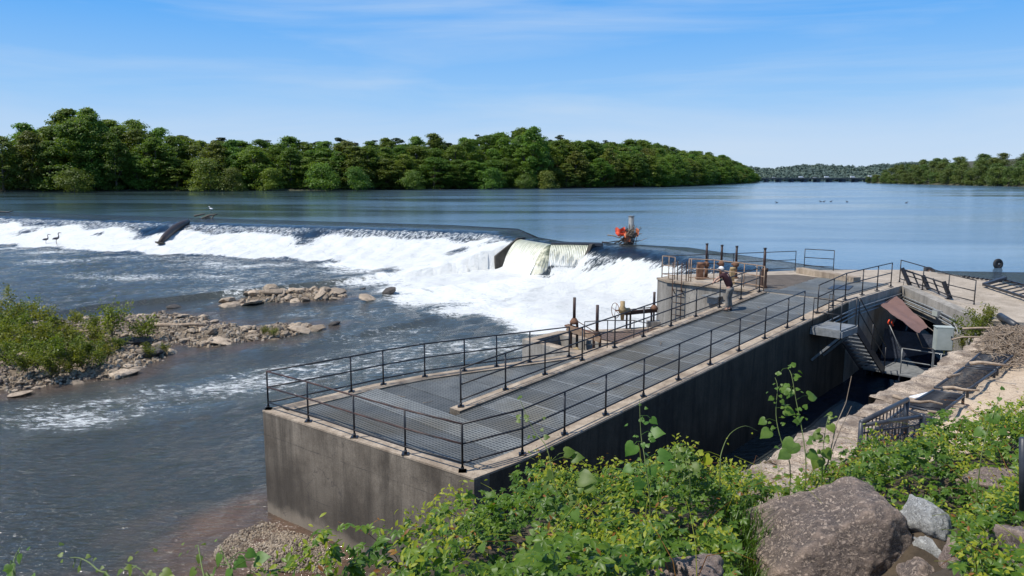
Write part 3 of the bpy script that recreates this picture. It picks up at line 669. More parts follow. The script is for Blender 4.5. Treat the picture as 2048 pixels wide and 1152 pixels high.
# far bank terrain
mb = MB(); rows = [(-6, 2.6), (0, 4.0), (2.5, 4.5), (12, 5.2), (45, 9), (90, 14), (220, 22), (700, 14)]
vs = []; fs = []
for i, p in enumerate(shore):
    a = shore[max(i - 1, 0)]; b = shore[min(i + 1, len(shore) - 1)]; d_ = (b - a).normalized(); n_ = Vector((-d_.y, d_.x, 0))
    for off, z in rows: k_ = min(1, .35 + p.y / 900) if off > 50 else 1; vs.append((p.x + n_.x * off * k_, p.y + n_.y * off, z))
R_ = len(rows)
for i in range(len(shore) - 1):
    for j in range(R_ - 1): fs.append((i * R_ + j, (i + 1) * R_ + j, (i + 1) * R_ + j + 1, i * R_ + j + 1))
mb.add(vs, fs, M['mud'], True); tag(mb.build('far_bank'), 'wooded far bank of the reservoir', 'river bank', kind='structure')
cum = [0]
for i in range(len(shore) - 1): cum.append(cum[-1] + (shore[i + 1] - shore[i]).length)
def along(s): 
    for i in range(len(shore) - 1):
        if s <= cum[i + 1]: return i, (s - cum[i]) / (cum[i + 1] - cum[i])
    return len(shore) - 2, 1.
random.seed(21)
def row(s0, s1, step, off, fr, kinds, z, label, group, name='tree', cat='tree', wide=(1.2, 1.65), jit=4, sp=1.):
    s = s0
    while s < s1:
        i, t_ = along(s); p = back(i, t_, off + random.uniform(-jit, jit)); tz, px = topz(p.x, p.y)
        h = max(6, (tz - z) * random.uniform(*fr)); put_tree(name, kinds, p.x, p.y, z - .3, h, label, cat, group, random.uniform(*wide) * min(1.6, max(.9, 21 / h)))
        s += step * random.uniform(.75, 1.25) * (1 + .9 * max(0, (s - 330) / 600))
    return
LT = cum[-1]
row(40, LT, 8.0, 5, (.45, .86), TREES * 2 + LTREES, 4.4, 'leafy mid green tree in the front rank along the far left bank', 'front rank trees of the far left bank')
row(36, LT, 8.5, 16, (.70, .96), TREES * 2 + LTREES, 5.6, 'leafy green tree standing behind the front rank on the far left bank', 'second rank trees of the far left bank')
row(40, LT, 8.5, 32, (.78, 1.08), TREES, 7.5, 'treetop rising at the back of the wood on the far left bank', 'back rank trees of the far left bank')
row(44, LT * .7, 8, 42, (.86, 1.03), PINES, 8.5, 'dark pine top standing above the green wood on the far left bank', 'dark pines above the far left bank', 'pine_tree', 'pine tree', (1.2, 1.8))
for px, py, hh, lab, ks, wd in ((415, 384, 12.5, 'round yellow green tree leaning out over the water on the left bank', BUSH, 1.1), (460, 384, 9, 'smaller yellow green tree touching the round one on its right', BUSH, 1.),
        (140, 386, 8.5, 'pale yellow shrub low at the waterline near the left edge of the picture', BUSH, 1.4), (640, 383, 11, 'grey green bushy tree at the waterline, widest of the middle shrubs', DBUSH, 1.1),
        (710, 383, 9.5, 'dull green bush at the waterline right of the widest shrub', DBUSH, 1.), (825, 381, 8.5, 'bright green bush at the waterline in the middle of the bank', BUSH, 1.2),
        (985, 380, 9.5, 'dark round bush alone at the waterline right of centre', DBUSH, 1.), (1095, 379, 8.5, 'pale bush at the waterline right of the dark round one', BUSH, 1.1), (540, 383, 9, 'small green bush between the yellow tree and the widest shrub', DBUSH, 1.), (1050, 379, 7, 'low pale bush between the dark round bush and its neighbour', BUSH, 1.3)):
    p = P(px, py - .6, 3.9) + Vector((0, 3, 0)); put_tree('waterside_tree', ks, p.x, p.y, 4.0, hh, lab, 'tree', None, wd * 1.05)
p = P(170, 384, 3.9) + Vector((-4, 14, 0)); put_tree('tree', TREES, p.x, p.y, 5, topz(p.x, p.y)[0] - 5 + .6, 'tallest leafy tree of the left bank, rising above all others', 'tree', None, .95)
p = P(1060, 378, 3.9) + Vector((2, 16, 0)); put_tree('tree', TREES, p.x, p.y, 5, topz(p.x, p.y)[0] - 5 + .5, 'tall full crowned tree, highest of the middle of the bank', 'tree', None, 1.2)
# right bank
SHR = [(1735, 366), (1800, 367.6), (1900, 370), (2048, 373.5), (2200, 376.5), (2330, 379)]
shr = [P(x, y, 3.9) for x, y in SHR]
mb = MB(); vs = []; fs = []; rows = [(-5, 2.6), (0, 4.0), (4, 5), (30, 9), (90, 18), (260, 30), (600, 20)]; R_ = len(rows)
for i, p in enumerate(shr):
    for off, z in rows: vs.append((p.x + off * .75, p.y + off * .66, z))
for i in range(len(shr) - 1):
    for j in range(R_ - 1): fs.append((i * R_ + j, i * R_ + j + 1, (i + 1) * R_ + j + 1, (i + 1) * R_ + j))
mb.add(vs, fs, M['mud'], True); tag(mb.build('right_bank'), 'wooded right bank of the reservoir', 'river bank', kind='structure')
RTX = [1735, 1770, 1800, 1850, 1900, 1960, 2048, 2330]; RTY = [336, 332, 327, 317, 308, 303, 298, 292]
def topr(x, y):
    dep = y * math.cos(PT) - (14 - H) * math.sin(PT); px = 1024 + F * x / dep; return D(px, np.interp(px, RTX, RTY), y).z
for off, n, z, fr in ((3, 70, 4.3, (.35, .66)), (28, 28, 8, (.62, .84)), (62, 26, 12, (.82, 1.0))):
    for k in range(n):
        t_ = (k + random.random() * .6) / n * (len(shr) - 1) ; i = min(int(t_), len(shr) - 2); p = shr[i].lerp(shr[i + 1], t_ - i); x = p.x + off * .75 + random.uniform(-4, 4); y = p.y + off * .66 + random.uniform(-4, 4)
        h = max(7, (topr(x, y) - z) * random.uniform(*fr)); put_tree('tree', RTREES, x, y, z - .4, h, 'leafy tree in the wood along the right bank of the reservoir' if off < 10 else 'leafy tree on the rise behind the right bank', 'tree', 'waterside trees of the right bank' if off < 10 else 'trees on the rise behind the right bank', random.uniform(1.1, 1.5))
# far hills with their wood
def far_wood():
    r = np.random.default_rng(9); xs = [1440, 1500, 1540, 1570, 1600, 1640, 1700, 1730, 1760, 1820, 1900]; ys = [334, 336, 340, 338, 334, 331.5, 334, 337, 333, 328, 320]
    Cs = []; Ns = []
    mbv = []; mbf = []
    for layer, (dist, sc_, base) in enumerate(((2000, 1., 3.9), (1500, .74, 3.9), (1200, .45, 3.9))):
        pxs = np.arange(1420, 1900, 2.2)
        o = len(mbv)
        for px in pxs:
            ty = np.interp(px, xs, ys); top = (358.5 - ty) * sc_ + 2.5; zt = D(px, 358.5 - top + 1.5, dist).z; a = D(px, 362, dist); mbv.append((a.x, dist, 2)); mbv.append((a.x, dist + 30, zt)); mbv.append((a.x, dist + 90, zt))
            nb = 9
            for q in range(nb):
                f_ = r.random(); z_ = 4 + (zt - 4) * f_ + r.uniform(-1, 2.5); c = np.array([a.x + r.uniform(-4, 4), dist + 30 * f_ - 3, z_]); d_ = r.normal(0, 1, (16, 3)); d_ /= np.linalg.norm(d_, axis=1)[:, None]; d_[:, 2] = abs(d_[:, 2])
                Cs.append(c + d_ * np.array([5, 5, 4.])); Ns.append(d_)
        for i in range(len(pxs) - 1): mbf += [(o + 3 * i, o + 3 * i + 3, o + 3 * i + 4, o + 3 * i + 1), (o + 3 * i + 1, o + 3 * i + 4, o + 3 * i + 5, o + 3 * i + 2)]
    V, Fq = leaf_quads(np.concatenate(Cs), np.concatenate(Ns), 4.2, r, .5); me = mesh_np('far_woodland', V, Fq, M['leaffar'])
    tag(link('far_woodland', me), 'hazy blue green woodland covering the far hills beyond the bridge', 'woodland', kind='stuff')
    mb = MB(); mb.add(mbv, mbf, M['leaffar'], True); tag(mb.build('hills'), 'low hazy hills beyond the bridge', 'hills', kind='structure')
far_wood()
# ------------------------------------------------------------------ bridge
BY = 1000.
br = empty('road_bridge', 'long low girder bridge crossing the far end of the reservoir on dark piers', 'bridge', (D(1640, 364, BY).x, BY, 3.9))
xa, xb = D(1505, 357, BY).x, D(1790, 357, BY).x
part('deck', br, lambda m: (m.box(((xa + xb) / 2, BY, 8.9), (xb - xa) / 2, 6, .35, M['steelbr'])))
part('girder', br, lambda m: m.box(((xa + xb) / 2, BY, 7.9), (xb - xa) / 2, 4.5, .64, M['steelbr']))
part('parapet', br, lambda m: (m.box(((xa + xb) / 2, BY - 5.8, 9.75), (xb - xa) / 2, .15, .12, M['steelbr']), [m.box((xa + k * (xb - xa) / 60, BY - 5.8, 9.45), .12, .1, .2, M['steelbr']) for k in range(61)]))
for k in range(10):
    x = D(1532 + 25.35 * k, 360, BY).x
    part('pier', br, lambda m: (m.box((x, BY, 4.6), 2.1 if k > 2 else 1.4, 5, 2.6, M['pier']), m.box((x, BY, 7.0), 2.5 if k > 2 else 1.9, 5.5, .25, M['pier']), m.box((x, BY, 3.8), 2.8 if k > 2 else 2., 6, .5, M['pier'])))
def vehicle(px, kind, label):
    x = D(px, 356, BY).x; L = {'truck': 10, 'van': 6, 'car': 4.5}[kind]; e = empty('truck' if kind == 'truck' else kind, label, kind, (x, BY - 2, 9.25))
    z = 9.25; hgt = {'truck': 3.4, 'van': 2.5, 'car': 1.5}[kind]
    if kind == 'truck':
        part('cargo_box', e, lambda m: m.box((x - 1, BY - 2, z + 2.2), 3.9, 1.2, 1.25, M['white'])); part('cab', e, lambda m: m.prism([(x + 3.1, BY - 3.1), (x + 5, BY - 3.1), (x + 5, BY - .9), (x + 3.1, BY - .9)], z + .5, lambda a, b: z + 2.7 - .35 * (a - x - 3.1), M['white']))
    elif kind == 'van': part('body', e, lambda m: (m.prism([(x - 3, BY - 3), (x + 1.6, BY - 3), (x + 1.6, BY - 1), (x - 3, BY - 1)], z + .4, z + 2.5, M['white']), m.prism([(x + 1.61, BY - 3), (x + 3, BY - 3), (x + 3, BY - 1), (x + 1.61, BY - 1)], z + .4, lambda a, b: z + 2.4 - .8 * (a - x - 1.6), M['white'])))
    else: part('body', e, lambda m: (m.box((x, BY - 2, z + .7), 2.25, .9, .4, M['white']), m.prism([(x - 1.6, BY - 2.8), (x + 1, BY - 2.8), (x + 1, BY - 1.2), (x - 1.6, BY - 1.2)], z + 1.1, z + 1.55, M['dksteel'], M['white'])))
    for wx in (-L * .32, L * .32): part('wheel', e, lambda m: m.tube([(x + wx, BY - 3.2, z + .42), (x + wx, BY - .8, z + .42)], .42, M['rubber'], 10))
vehicle(1742, 'truck', 'white box truck crossing the far bridge near its right end'); vehicle(1704, 'van', 'white van on the bridge, next left of the truck')
vehicle(1652, 'van', 'white van near the middle of the far bridge'); vehicle(1601, 'van', 'white van on the bridge, left of the middle pair'); vehicle(1547, 'car', 'pale car at the left end of the far bridge'); vehicle(1628, 'car', 'pale car just left of the middle of the bridge')
# ------------------------------------------------------------------ the walkway structure
FV = lambda v: 8.97 + (18.8 - v) * .134        # front edge in (u) as a function of v
LEFT = [(8.97, 18.8), (12.6, 18.85), (14.3, 18.65), (15.7, 18.3), (18.1, 17.6), (20.3, 17.0)]
VR = 11.22
wk = empty('concrete_walkway', 'long sloping concrete walkway with steel grating floor beside the river', 'walkway', W(12, 14, 0))
def uvp(l): return [W(u, v) for u, v in l]
def walls(m):
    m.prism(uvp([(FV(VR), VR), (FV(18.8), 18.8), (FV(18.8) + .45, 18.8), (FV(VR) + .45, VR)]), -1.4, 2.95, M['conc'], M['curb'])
    zf = lambda x, y: zr(UV((x, y))[0])
    us = [FV(VR) + .45, 11.5, 16, 21, 26, 30.0]
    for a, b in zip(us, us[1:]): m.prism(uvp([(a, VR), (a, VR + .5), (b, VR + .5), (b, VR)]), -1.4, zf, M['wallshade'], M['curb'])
    l2 = LEFT
    for (u0, v0), (u1, v1) in zip(l2, l2[1:]):
        a0 = FV(18.8) + .45 if u0 < 9 else u0
        m.prism(uvp([(a0, v0), (u1, v1), (u1, v1 - .5), (a0, v0 - .5)]), -1.4, 2.95, M['conc'], M['curb'])
    us = [12.55, 16, 21, 26, 30.0]
    for a, b in zip(us, us[1:]): m.prism(uvp([(a, 14.66), (b, 14.66), (b, 15.08), (a, 15.08)]), -1.4, lambda x, y: zf(x, y) + .05, M['conc'], M['curb'])
part('wall', wk, walls)
def curb(m):                                   # thin worn coping standing proud of the walls
    zf = lambda x, y: zr(UV((x, y))[0])
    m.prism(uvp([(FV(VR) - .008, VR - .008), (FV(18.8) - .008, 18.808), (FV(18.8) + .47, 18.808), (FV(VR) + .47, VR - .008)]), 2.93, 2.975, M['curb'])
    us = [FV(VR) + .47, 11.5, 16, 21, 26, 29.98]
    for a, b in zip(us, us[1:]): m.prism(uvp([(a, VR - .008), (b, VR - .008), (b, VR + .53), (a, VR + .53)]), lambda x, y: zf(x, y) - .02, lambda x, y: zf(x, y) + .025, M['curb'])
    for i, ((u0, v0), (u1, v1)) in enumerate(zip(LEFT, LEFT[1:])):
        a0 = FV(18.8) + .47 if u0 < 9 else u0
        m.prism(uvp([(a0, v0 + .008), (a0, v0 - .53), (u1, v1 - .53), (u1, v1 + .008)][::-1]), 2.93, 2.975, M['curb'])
part('curb', wk, curb)
def vout(u): return np.interp(u, [p[0] for p in LEFT], [p[1] for p in LEFT]) - .56
u = 9.6; k = 0
while u < 30.0:
    u2 = min(u + .93, 30.05); a, b = u + .012, u2 - .012
    zf = lambda x, y: zr(UV((x, y))[0]) - .012
    if b < 12.9:
        lo = 11.78
        def shp(m, a=a, b=b):
            poly = []
            for (uu, v) in ((a, 11.78), (b, 11.78), (b, vout(b)), (a, vout(a))): poly.append((max(uu, FV(v) + .5), v))
            if poly[1][0] - poly[0][0] > .05: m.prism(uvp(poly), lambda x, y: zf(x, y) - .05, zf, M['grate'])
            elif b > FV(vout(b)) + .55:          # sliver beside the skewed front wall
                vc = 18.8 - (b - .5 - 8.97) / .134
                m.prism(uvp([(b, vc + .02), (b, vout(b)), (max(a, FV(vout(a)) + .5), vout(a))]), 2.88, 2.938, M['grate'])
        part('grating_panel', wk, shp) if b > FV(vout(b)) + .55 else None
    else:
        part('grating_panel', wk, lambda m: (m.prism(uvp([(a, 11.78), (b, 11.78), (b, 14.64), (a, 14.64)]), lambda x, y: zf(x, y) - .05, zf, M['grate']), m.prism(uvp([(b - .03, 11.8), (b, 11.8), (b, 14.62), (b - .03, 14.62)]), lambda x, y: zf(x, y) - .01, lambda x, y: zf(x, y) + .006, M['galv'])))
        if b < 20.3 and vout(b) > 15.2: part('grating_panel', wk, lambda m: m.prism(uvp([(a, 15.1), (b, 15.1), (b, vout(b)), (a, vout(a))]), 2.88, 2.938, M['grate']))
    u = u2
# gate bay platform (low level) between the walkway and the upper block
gb = empty('gate_bay', 'low concrete gate bay with rusty brown grating floor behind the walkway', 'gate bay', W(25, 17, 0))
OUT = [(20.3, 17.0), (20.9, 19.9), (22.7, 20.3), (24.6, 18.9), (27, 17.6), (30, 17.3)]
part('bay_wall', gb, lambda m: (m.prism(uvp([(20.3, 16.5), (20.3, 17.6), (20.6, 20.2), (20.95, 20.2), (20.75, 17.3)]), -1.4, 2.96, M['wallc'], M['curb']),
     m.prism(uvp([(20.96, 20.2), (22.9, 20.35), (22.9, 19.95), (20.96, 19.85)]), -1.4, 2.93, M['wallc'], M['curb']), m.prism(uvp([(22.5, 19.94), (22.9, 19.94), (22.9, 17.2), (22.5, 17.2)]), -1.4, 2.9, M['wallc'], M['curb']),
     m.prism(uvp([(22.92, 20.3), (24.7, 19.0), (27.1, 17.75), (29.95, 17.45), (29.95, 17.1), (27, 17.35), (24.5, 18.6), (22.92, 19.8)]), -1.4, 2.94, M['wallc'], M['curb'])))
part('bay_floor', gb, lambda m: m.prism(uvp([(20.3, 15.1), (22.5, 15.1), (22.5, 17.2), (20.8, 17.2), (20.3, 16.5)]), 2.7, 2.945, M['curb']))
part('grating', gb, lambda m: m.prism(uvp([(22.52, 15.1), (29.9, 15.1), (29.9, 17.08), (27, 17.33), (24.5, 18.58), (22.93, 19.7), (22.93, 17.18), (22.52, 17.18)]), 2.8, 2.93, M['bgrate']))
part('pit_floor', gb, lambda m: m.prism(uvp([(20.8, 17.3), (22.48, 17.3), (22.48, 19.8), (20.98, 19.8)]), 1.0, 1.2, M['darkc']))
# upper block
e_ = W(36.45, 11.25)
A1 = P(1315, 556, 4.43); A2 = P(1333, 561.5, 4.43)
BLK = [A1, A2, W(30.04, 15.08), W(30.04, 14.66), W(30.04, 11.2), e_, P(1812, 539, 4.43), P(1667, 539.5, 4.43), P(1596, 540.5, 4.43), P(1340, 549.5, 4.43)]
ub = empty('gate_block', 'high concrete block carrying the upper gate platform at the end of the dam', 'gate block', W(33, 16, 0))
part('block_wall', ub, lambda m: m.prism([(p.x, p.y) for p in BLK], -1.4, 4.42, M['wallc'], M['deckc']))
def cop(m):
    pts = [A1, A2, W(30.04, 15.1)]
    for a, b in zip(pts, pts[1:]): d_ = (b - a).normalized(); n_ = Vector((d_.y, -d_.x, 0)); m.bar(a + n_ * -.2 + Vector((0, 0, -.02 + (4.43 - a.z))), b + n_ * -.2 + Vector((0, 0, -.02 + (4.43 - b.z))), .5, .10, M['curb'])
part('coping', ub, cop)
def sheet(name, parent, pxs, z, mat, th=.02): part(name, parent, lambda m: m.prism([(p.x, p.y) for p in [P(a, b, z) for a, b in pxs]], z - th, z, mat))
sheet('grit_surface', ub, [(1466, 568), (1484, 551), (1590, 549), (1640, 555), (1716, 561), (1690, 567), (1605, 567), (1561, 579), (1535, 578)], 4.428, M['brown'], .01)
u = 30.1
while u < 36.2:
    a, b = u + .012, min(u + .93, 36.3) - .012
    part('grating_panel', ub, lambda m: m.prism(uvp([(a, 11.8), (b, 11.8), (b, 14.6 + (.5 if u < 31 else (u - 31) * .1)), (a, 14.6 + (.5 if u < 31 else (u - 31) * .1))]), 4.421, 4.445, M['grate'])); u += .93
part('raised_curb', ub, lambda m: (m.bar(P(1599, 540, 4.56), P(1714, 560, 4.56), .42, .26, M['curb'])))
part('cover_plate', ub, lambda m: m.prism([(p.x, p.y) for p in [P(1655, 578, 4.46), P(1668, 570, 4.46), P(1707, 572, 4.46), P(1697, 580, 4.46)]], 4.446, 4.475, M['dksteel']))
# upstream slab
SLZ = [(e_.x + .02, e_.y, 4.40), (*P(1965, 641, 3.95).xy, 3.95), (28, 24.5, 3.94), (46, 20, 3.94), (46, 33, 4.1), (*P(2048, 574, 4.2).xy, 4.2), (*P(1955, 556, 4.25).xy, 4.25), (*P(1880, 545.5, 4.3).xy, 4.3), (*P(1813, 539, 4.40).xy, 4.40)]
def slab(m):
    n = len(SLZ); m.add([(x, y, z) for x, y, z in SLZ] + [(x, y, z - 1.0) for x, y, z in SLZ], [tuple(range(n))], M['deckc']); m.add([(x, y, z) for x, y, z in SLZ] + [(x, y, z - 1.0) for x, y, z in SLZ], [(i, n + i, n + (i + 1) % n, (i + 1) % n) for i in range(n)], M['wallc'])
one('pavement_slab', slab, 'broad tan concrete slab sloping to the reservoir edge at the right', 'slab', kind='structure')
# ------------------------------------------------------------------ railings
def railing(label, pts, hs=(1.07, .62, .19), r=.024, mat='black', name='railing', ends=True, group=None, flange=True, postfn=None, rr=None):
    """pts: base points of the posts; rails follow them"""
    e = empty(name, label, 'railing', pts[0], group)
    m_ = M[mat]
    for p in pts:
        def f(m, p=p):
            m.tube([p, p + Vector((0, 0, hs[0]))], r, m_, 8)
        po = part('post', e, f)
        if flange: part('base_plate', po, lambda m: (m.box(p + Vector((0, 0, .012)), .085, .085, .012, m_), m.tube([p + Vector((0, 0, .02)), p + Vector((0, 0, .10))], r * 1.6, m_, 8)))
    for k, h in enumerate(hs):
        part(('top_rail', 'middle_rail', 'bottom_rail')[k] if len(hs) == 3 else 'rail', e, lambda m: m.tube([p + Vector((0, 0, h)) for p in pts], rr or r * .95, M[rr_mat] if (rr_mat := ('blackrust' if (label.startswith('front') and k < 2) else mat)) else m_, 8))
    return e
def zc(p, dz=.03): return Vector((p.x, p.y, p.z + dz))
fr = [zc(P(x, y, 2.95)) for x, y in ((537, 820), (617, 845), (709, 877), (811, 911), (925, 945))]
railing('front black railing of the walkway facing the viewer, top rails rusting', fr)
lf = [fr[0]] + [zc(P(x, y, 2.95)) for x, y in ((692, 781), (760, 768), (848, 754), (929, 743), (993, 734), (1059, 725), (1138, 714))]
lf = [W(*(lambda q: (q[0], min(q[1], vout(q[0]) + .33)))(UV(p)), 2.98) for p in lf]; lf[0] = fr[0]
railing('curving black railing along the river side of the low platform', [fr[0]] + lf[1:])
rs_ = [fr[-1]] + [W(u, 11.43, zr(u) + .03) for u in (11.67, 13.14, 14.75, 16.42, 18.15, 19.9, 21.67, 23.42, 25.1, 26.4)]
railing('long black railing rising along the canal side of the walkway', rs_)
il = [W(u, 14.89, zr(u) + .06) for u in (12.79, 14.5, 16.18, 17.94, 19.64, 21.29, 23.02, 24.72, 26.47, 28.19, 29.78)]
railing('black railing rising along the inner curb, where the man leans', il)
r3 = [W(u, 11.43, (zr(u) if u < 30 else 4.43) + .03) for u in (27.6, 29.0, 30.2, 32.0, 33.7, 35.4)]
railing('black railing at the head of the walkway, between stair landing and corner', r3)
r4 = [P(1798.8, 565, 4.40), P(1844.5, 580, 4.27), P(1895, 598, 4.13), P(1947.6, 611.3, 4.0)]
railing('black railing on the slab above the dark gate opening', r4)
br_ = [P(1323.5, 555, 4.45), P(1415, 551.5, 4.45), P(1466, 549, 4.45), P(1530, 546, 4.45), P(1590, 543, 4.45)]
railing('thin black railing at the back of the upper gate platform', br_, r=.02, flange=False)
railing('short separate black railing panel standing before the reservoir', [P(1608, 537.5, 4.45), P(1666.5, 541.5, 4.45)], r=.022, flange=False)
railing('short rusty railing at the left corner of the upper gate platform', [P(1324, 555.5, 4.46), P(1337, 557, 4.46), P(1349, 559, 4.46)], mat='tanrail', r=.02, flange=False)
railing('rusty tan railing along the front of the upper gate platform', [P(1377, 562.5, 4.46), P(1381.5, 563, 4.46), P(1427, 565.5, 4.46), P(1487, 574.5, 4.46), P(1512, 579, 4.46), P(1527, 582, 4.46)], mat='tanrail', r=.022, flange=False)
railing('small black railing guarding the gate pit', [W(20.9, 17.25, 2.96), W(21.7, 16.8, 2.96), W(22.4, 16.1, 2.96), W(22.3, 15.4, 2.96)], r=.018, flange=False)
# landing with stair
ld = empty('steel_stair', 'steel stair with grated landing going down into the canal beside the walkway', 'stair', W(27.2, 10.6, 3.8))
LZ = 3.92
def landing(m):
    m.prism(uvp([(26.55, 10.12), (27.95, 10.12), (27.95, 11.2), (26.55, 11.2)]), LZ - .05, LZ, M['galv'])
part('landing', ld, landing)
part('landing_frame', ld, lambda m: [m.bar(W(*a, LZ - .17), W(*b, LZ - .17), .06, .22, M['galv']) for a, b in (((26.55, 10.09), (27.95, 10.09)), ((26.52, 10.12), (26.52, 11.2)), ((27.98, 10.12), (27.98, 11.2)))])
for uu in (26.75, 27.8): part('brace', ld, lambda m: m.bar(W(uu, 10.2, LZ - .28), W(uu, 11.18, LZ - 1.3), .08, .08, M['galv']))
SA, SB = (28.0, LZ), (31.2, 1.55)
for vv in (10.1, 10.95): part('stringer', ld, lambda m: m.bar(W(SA[0], vv, SA[1] - .12), W(SB[0], vv, SB[1]), .05, .28, M['dksteel']))
for k in range(12):
    t_ = (k + .5) / 12; part('tread', ld, lambda m: [m.bar(W(lerp(SA[0], SB[0], t_) + q, 10.13, lerp(SA[1], SB[1], t_) - .02), W(lerp(SA[0], SB[0], t_) + q, 10.92, lerp(SA[1], SB[1], t_) - .02), .03, .03, M['galv']) for q in (-.1, -.03, .04, .11)])
def rail_simple(label, runs, mat='black', r=.02, hs=(1.05, .55)):
    e = empty('railing', label, 'railing', runs[0][0])
    for pts in runs:
        for p in pts: part('post', e, lambda m: m.tube([p, p + Vector((0, 0, hs[0]))], r, M[mat], 8))
        for h in hs: part('rail', e, lambda m: m.tube([p + Vector((0, 0, h)) for p in pts], r, M[mat], 8))
    return e
rail_simple('dark guard railing around the stair landing', [[W(26.56, 11.15, LZ), W(26.56, 10.14, LZ), W(27.93, 10.14, LZ)], [W(27.93, 11.15, LZ), W(27.93, 10.98, LZ)]])
rail_simple('sloping black handrail beside the descending steel stair', [[W(28.05, 10.08, LZ - .05), W(29.6, 10.08, 2.72), W(31.2, 10.08, 1.55)]])
# lower platform in the canal
PZ = 1.55
one('lower_platform', lambda m: (m.prism(uvp([(31.2, 6.7), (34.2, 6.7), (34.6, 10.9), (31.2, 10.9)]), PZ - .06, PZ, M['galv']), [m.bar(W(31.2, 6.7 + q, PZ - .16), W(34.3, 6.7 + q, PZ - .16), .06, .2, M['dksteel']) for q in (0., 1.4, 2.8, 4.1)], [m.tube([W(uu, vv, -1.2), W(uu, vv, PZ - .1)], .06, M['dksteel']) for uu in (31.4, 33.9) for vv in (6.9, 10.6)]), 'grey grated service platform low in the canal below the tarpaulin', 'platform')
rail_simple('grey railing around the low service platform in the canal', [[W(31.3, 9.5, PZ), W(31.3, 8.1, PZ), W(31.3, 6.85, PZ), W(32.6, 6.85, PZ), W(34., 6.85, PZ)]], 'galv')
# canal end wall with dark opening, conduits
E0 = e_; E1 = P(1965, 641, 3.95); ed = (Vector((E1.x, E1.y, 0)) - Vector((E0.x, E0.y, 0))); EL = ed.length; ed.normalize(); en = Vector((ed.y, -ed.x, 0))   # outward, to the viewer
if en.x > 0: en = -en
def EW(s, o, z): return Vector((E0.x, E0.y, 0)) + ed * s + en * o + Vector((0, 0, z))
ztop = lambda s: 4.40 - .45 * s / EL
ew = empty('canal_headwall', 'concrete headwall with a dark gate opening under the slab', 'wall', EW(EL / 2, 0, 0))
def hw(m):
    n = 8
    for k in range(n):
        a, b = EL * k / n, EL * (k + 1) / n
        vs = [EW(a, .12, ztop(a) - .75), EW(b, .12, ztop(b) - .75), EW(b, .12, ztop(b) + .02), EW(a, .12, ztop(a) + .02), EW(a, -.35, ztop(a) - .75), EW(b, -.35, ztop(b) - .75), EW(b, -.35, ztop(b) + .02), EW(a, -.35, ztop(a) + .02)]
        m.add(vs, [(0, 1, 2, 3), (0, 4, 5, 1), (3, 2, 6, 7), (4, 7, 6, 5)] + ([(0, 3, 7, 4)] if k == 0 else []) + ([(1, 5, 6, 2)] if k == n - 1 else []), M['wallc'])
part('beam', ew, hw)
part('pier', ew, lambda m: (m.box(EW(EL - .75, -.05, 1.2), .8, .35, 2.0, M['wallc'], (ed, en, Vector((0, 0, 1))))))
part('recess', ew, lambda m: (m.box(EW(EL / 2 - .6, -2.6, 1.2), EL / 2, .1, 2.4, M['darkc'], (ed, en, Vector((0, 0, 1)))), m.box(EW(EL - 1.65, -1.4, 1.2), .1, 1.2, 2.4, M['darkc'], (ed, en, Vector((0, 0, 1)))), m.box(EW(-.3, -1.4, 1.2), .1, 1.2, 2.4, M['darkc'], (ed, en, Vector((0, 0, 1))))))  # shade inside the opening is painted by the dark wall colour
part('gate_door', ew, lambda m: (m.box(EW(1.6, -1.9, 1.6), .8, .06, 1.3, M['btarp'], (ed, en, Vector((0, 0, 1)))), [m.box(EW(1.6 + q, -1.82, 1.6), .05, .05, 1.3, M['dksteel'], (ed, en, Vector((0, 0, 1)))) for q in (-.8, 0, .8)]))
for k in range(3):
    zz = -.30 - .13 * k
    one('conduit', lambda m: m.tube([W(27.5 + k * .3, 11.14 - .03 * k, zr(27.5) + zz), W(30.4, 11.14 - .03 * k, 4.40 + zz), W(35.9, 11.12 - .03 * k, 4.40 + zz), EW(.5, .2 + .03 * k, 4.30 + zz), EW(EL * .5, .2 + .03 * k, ztop(EL * .5) + zz), EW(EL - 1.3 - .12 * k, .2 + .03 * k, ztop(EL) + zz + .05), EW(EL - 1.0 - .12 * k, .2 + .03 * k, ztop(EL) + zz - .2), EW(EL - 1.0 - .12 * k, .2 + .03 * k, 1.9)], .03, M['galv'], 8), ['topmost grey conduit pipe running under the slab edge and down the pier', 'middle grey conduit pipe under the slab edge', 'lowest grey conduit pipe under the slab edge'][k], 'pipe')
one('junction_box', lambda m: (m.box(EW(EL * .56, .22, ztop(EL * .56) - .42), .22, .1, .14, M['galv'], (ed, en, Vector((0, 0, 1)))), m.box(EW(EL * .56, .335, ztop(EL * .56) - .42), .18, .01, .1, M['cabinet'], (ed, en, Vector((0, 0, 1))))), 'small grey lamp housing fixed under the slab edge', 'box')
# tarpaulins
def cloth(name, corners, mat, label, sag, nu=14, seed=1):
    a, b, c, d_ = [Vector(q) for q in corners]; vs = []; fs = []
    for i in range(nu + 1):
        for j in range(nu + 1):
            s, t_ = i / nu, j / nu; p = a.lerp(b, s).lerp(d_.lerp(c, s), t_); p.z -= sag * 4 * s * (1 - s) * (.4 + .6 * math.sin(PI * t_)) ; p += Vector((0, 0, 1)) * noise.noise(p * 2.1 + Vector((seed, 0, 0))) * .06; vs.append(p)
    for i in range(nu):
        for j in range(nu): k = i * (nu + 1) + j; fs.append((k, k + 1, k + nu + 2, k + nu + 1))
    mb = MB(); mb.add(vs, fs, mat, True); return tag(mb.build(name), label, 'tarpaulin')
def DP(px, py, dep):              # point at a distance measured along the viewing direction's ground depth
    return D(px, py, dep)
cloth('tarpaulin', (DP(1760, 609, 31.0), DP(1792, 590, 32.5), DP(1856, 652, 29.0), DP(1834, 667, 27.6)), M['tarp'], 'brown tarpaulin stretched as an awning below the railing', .05)
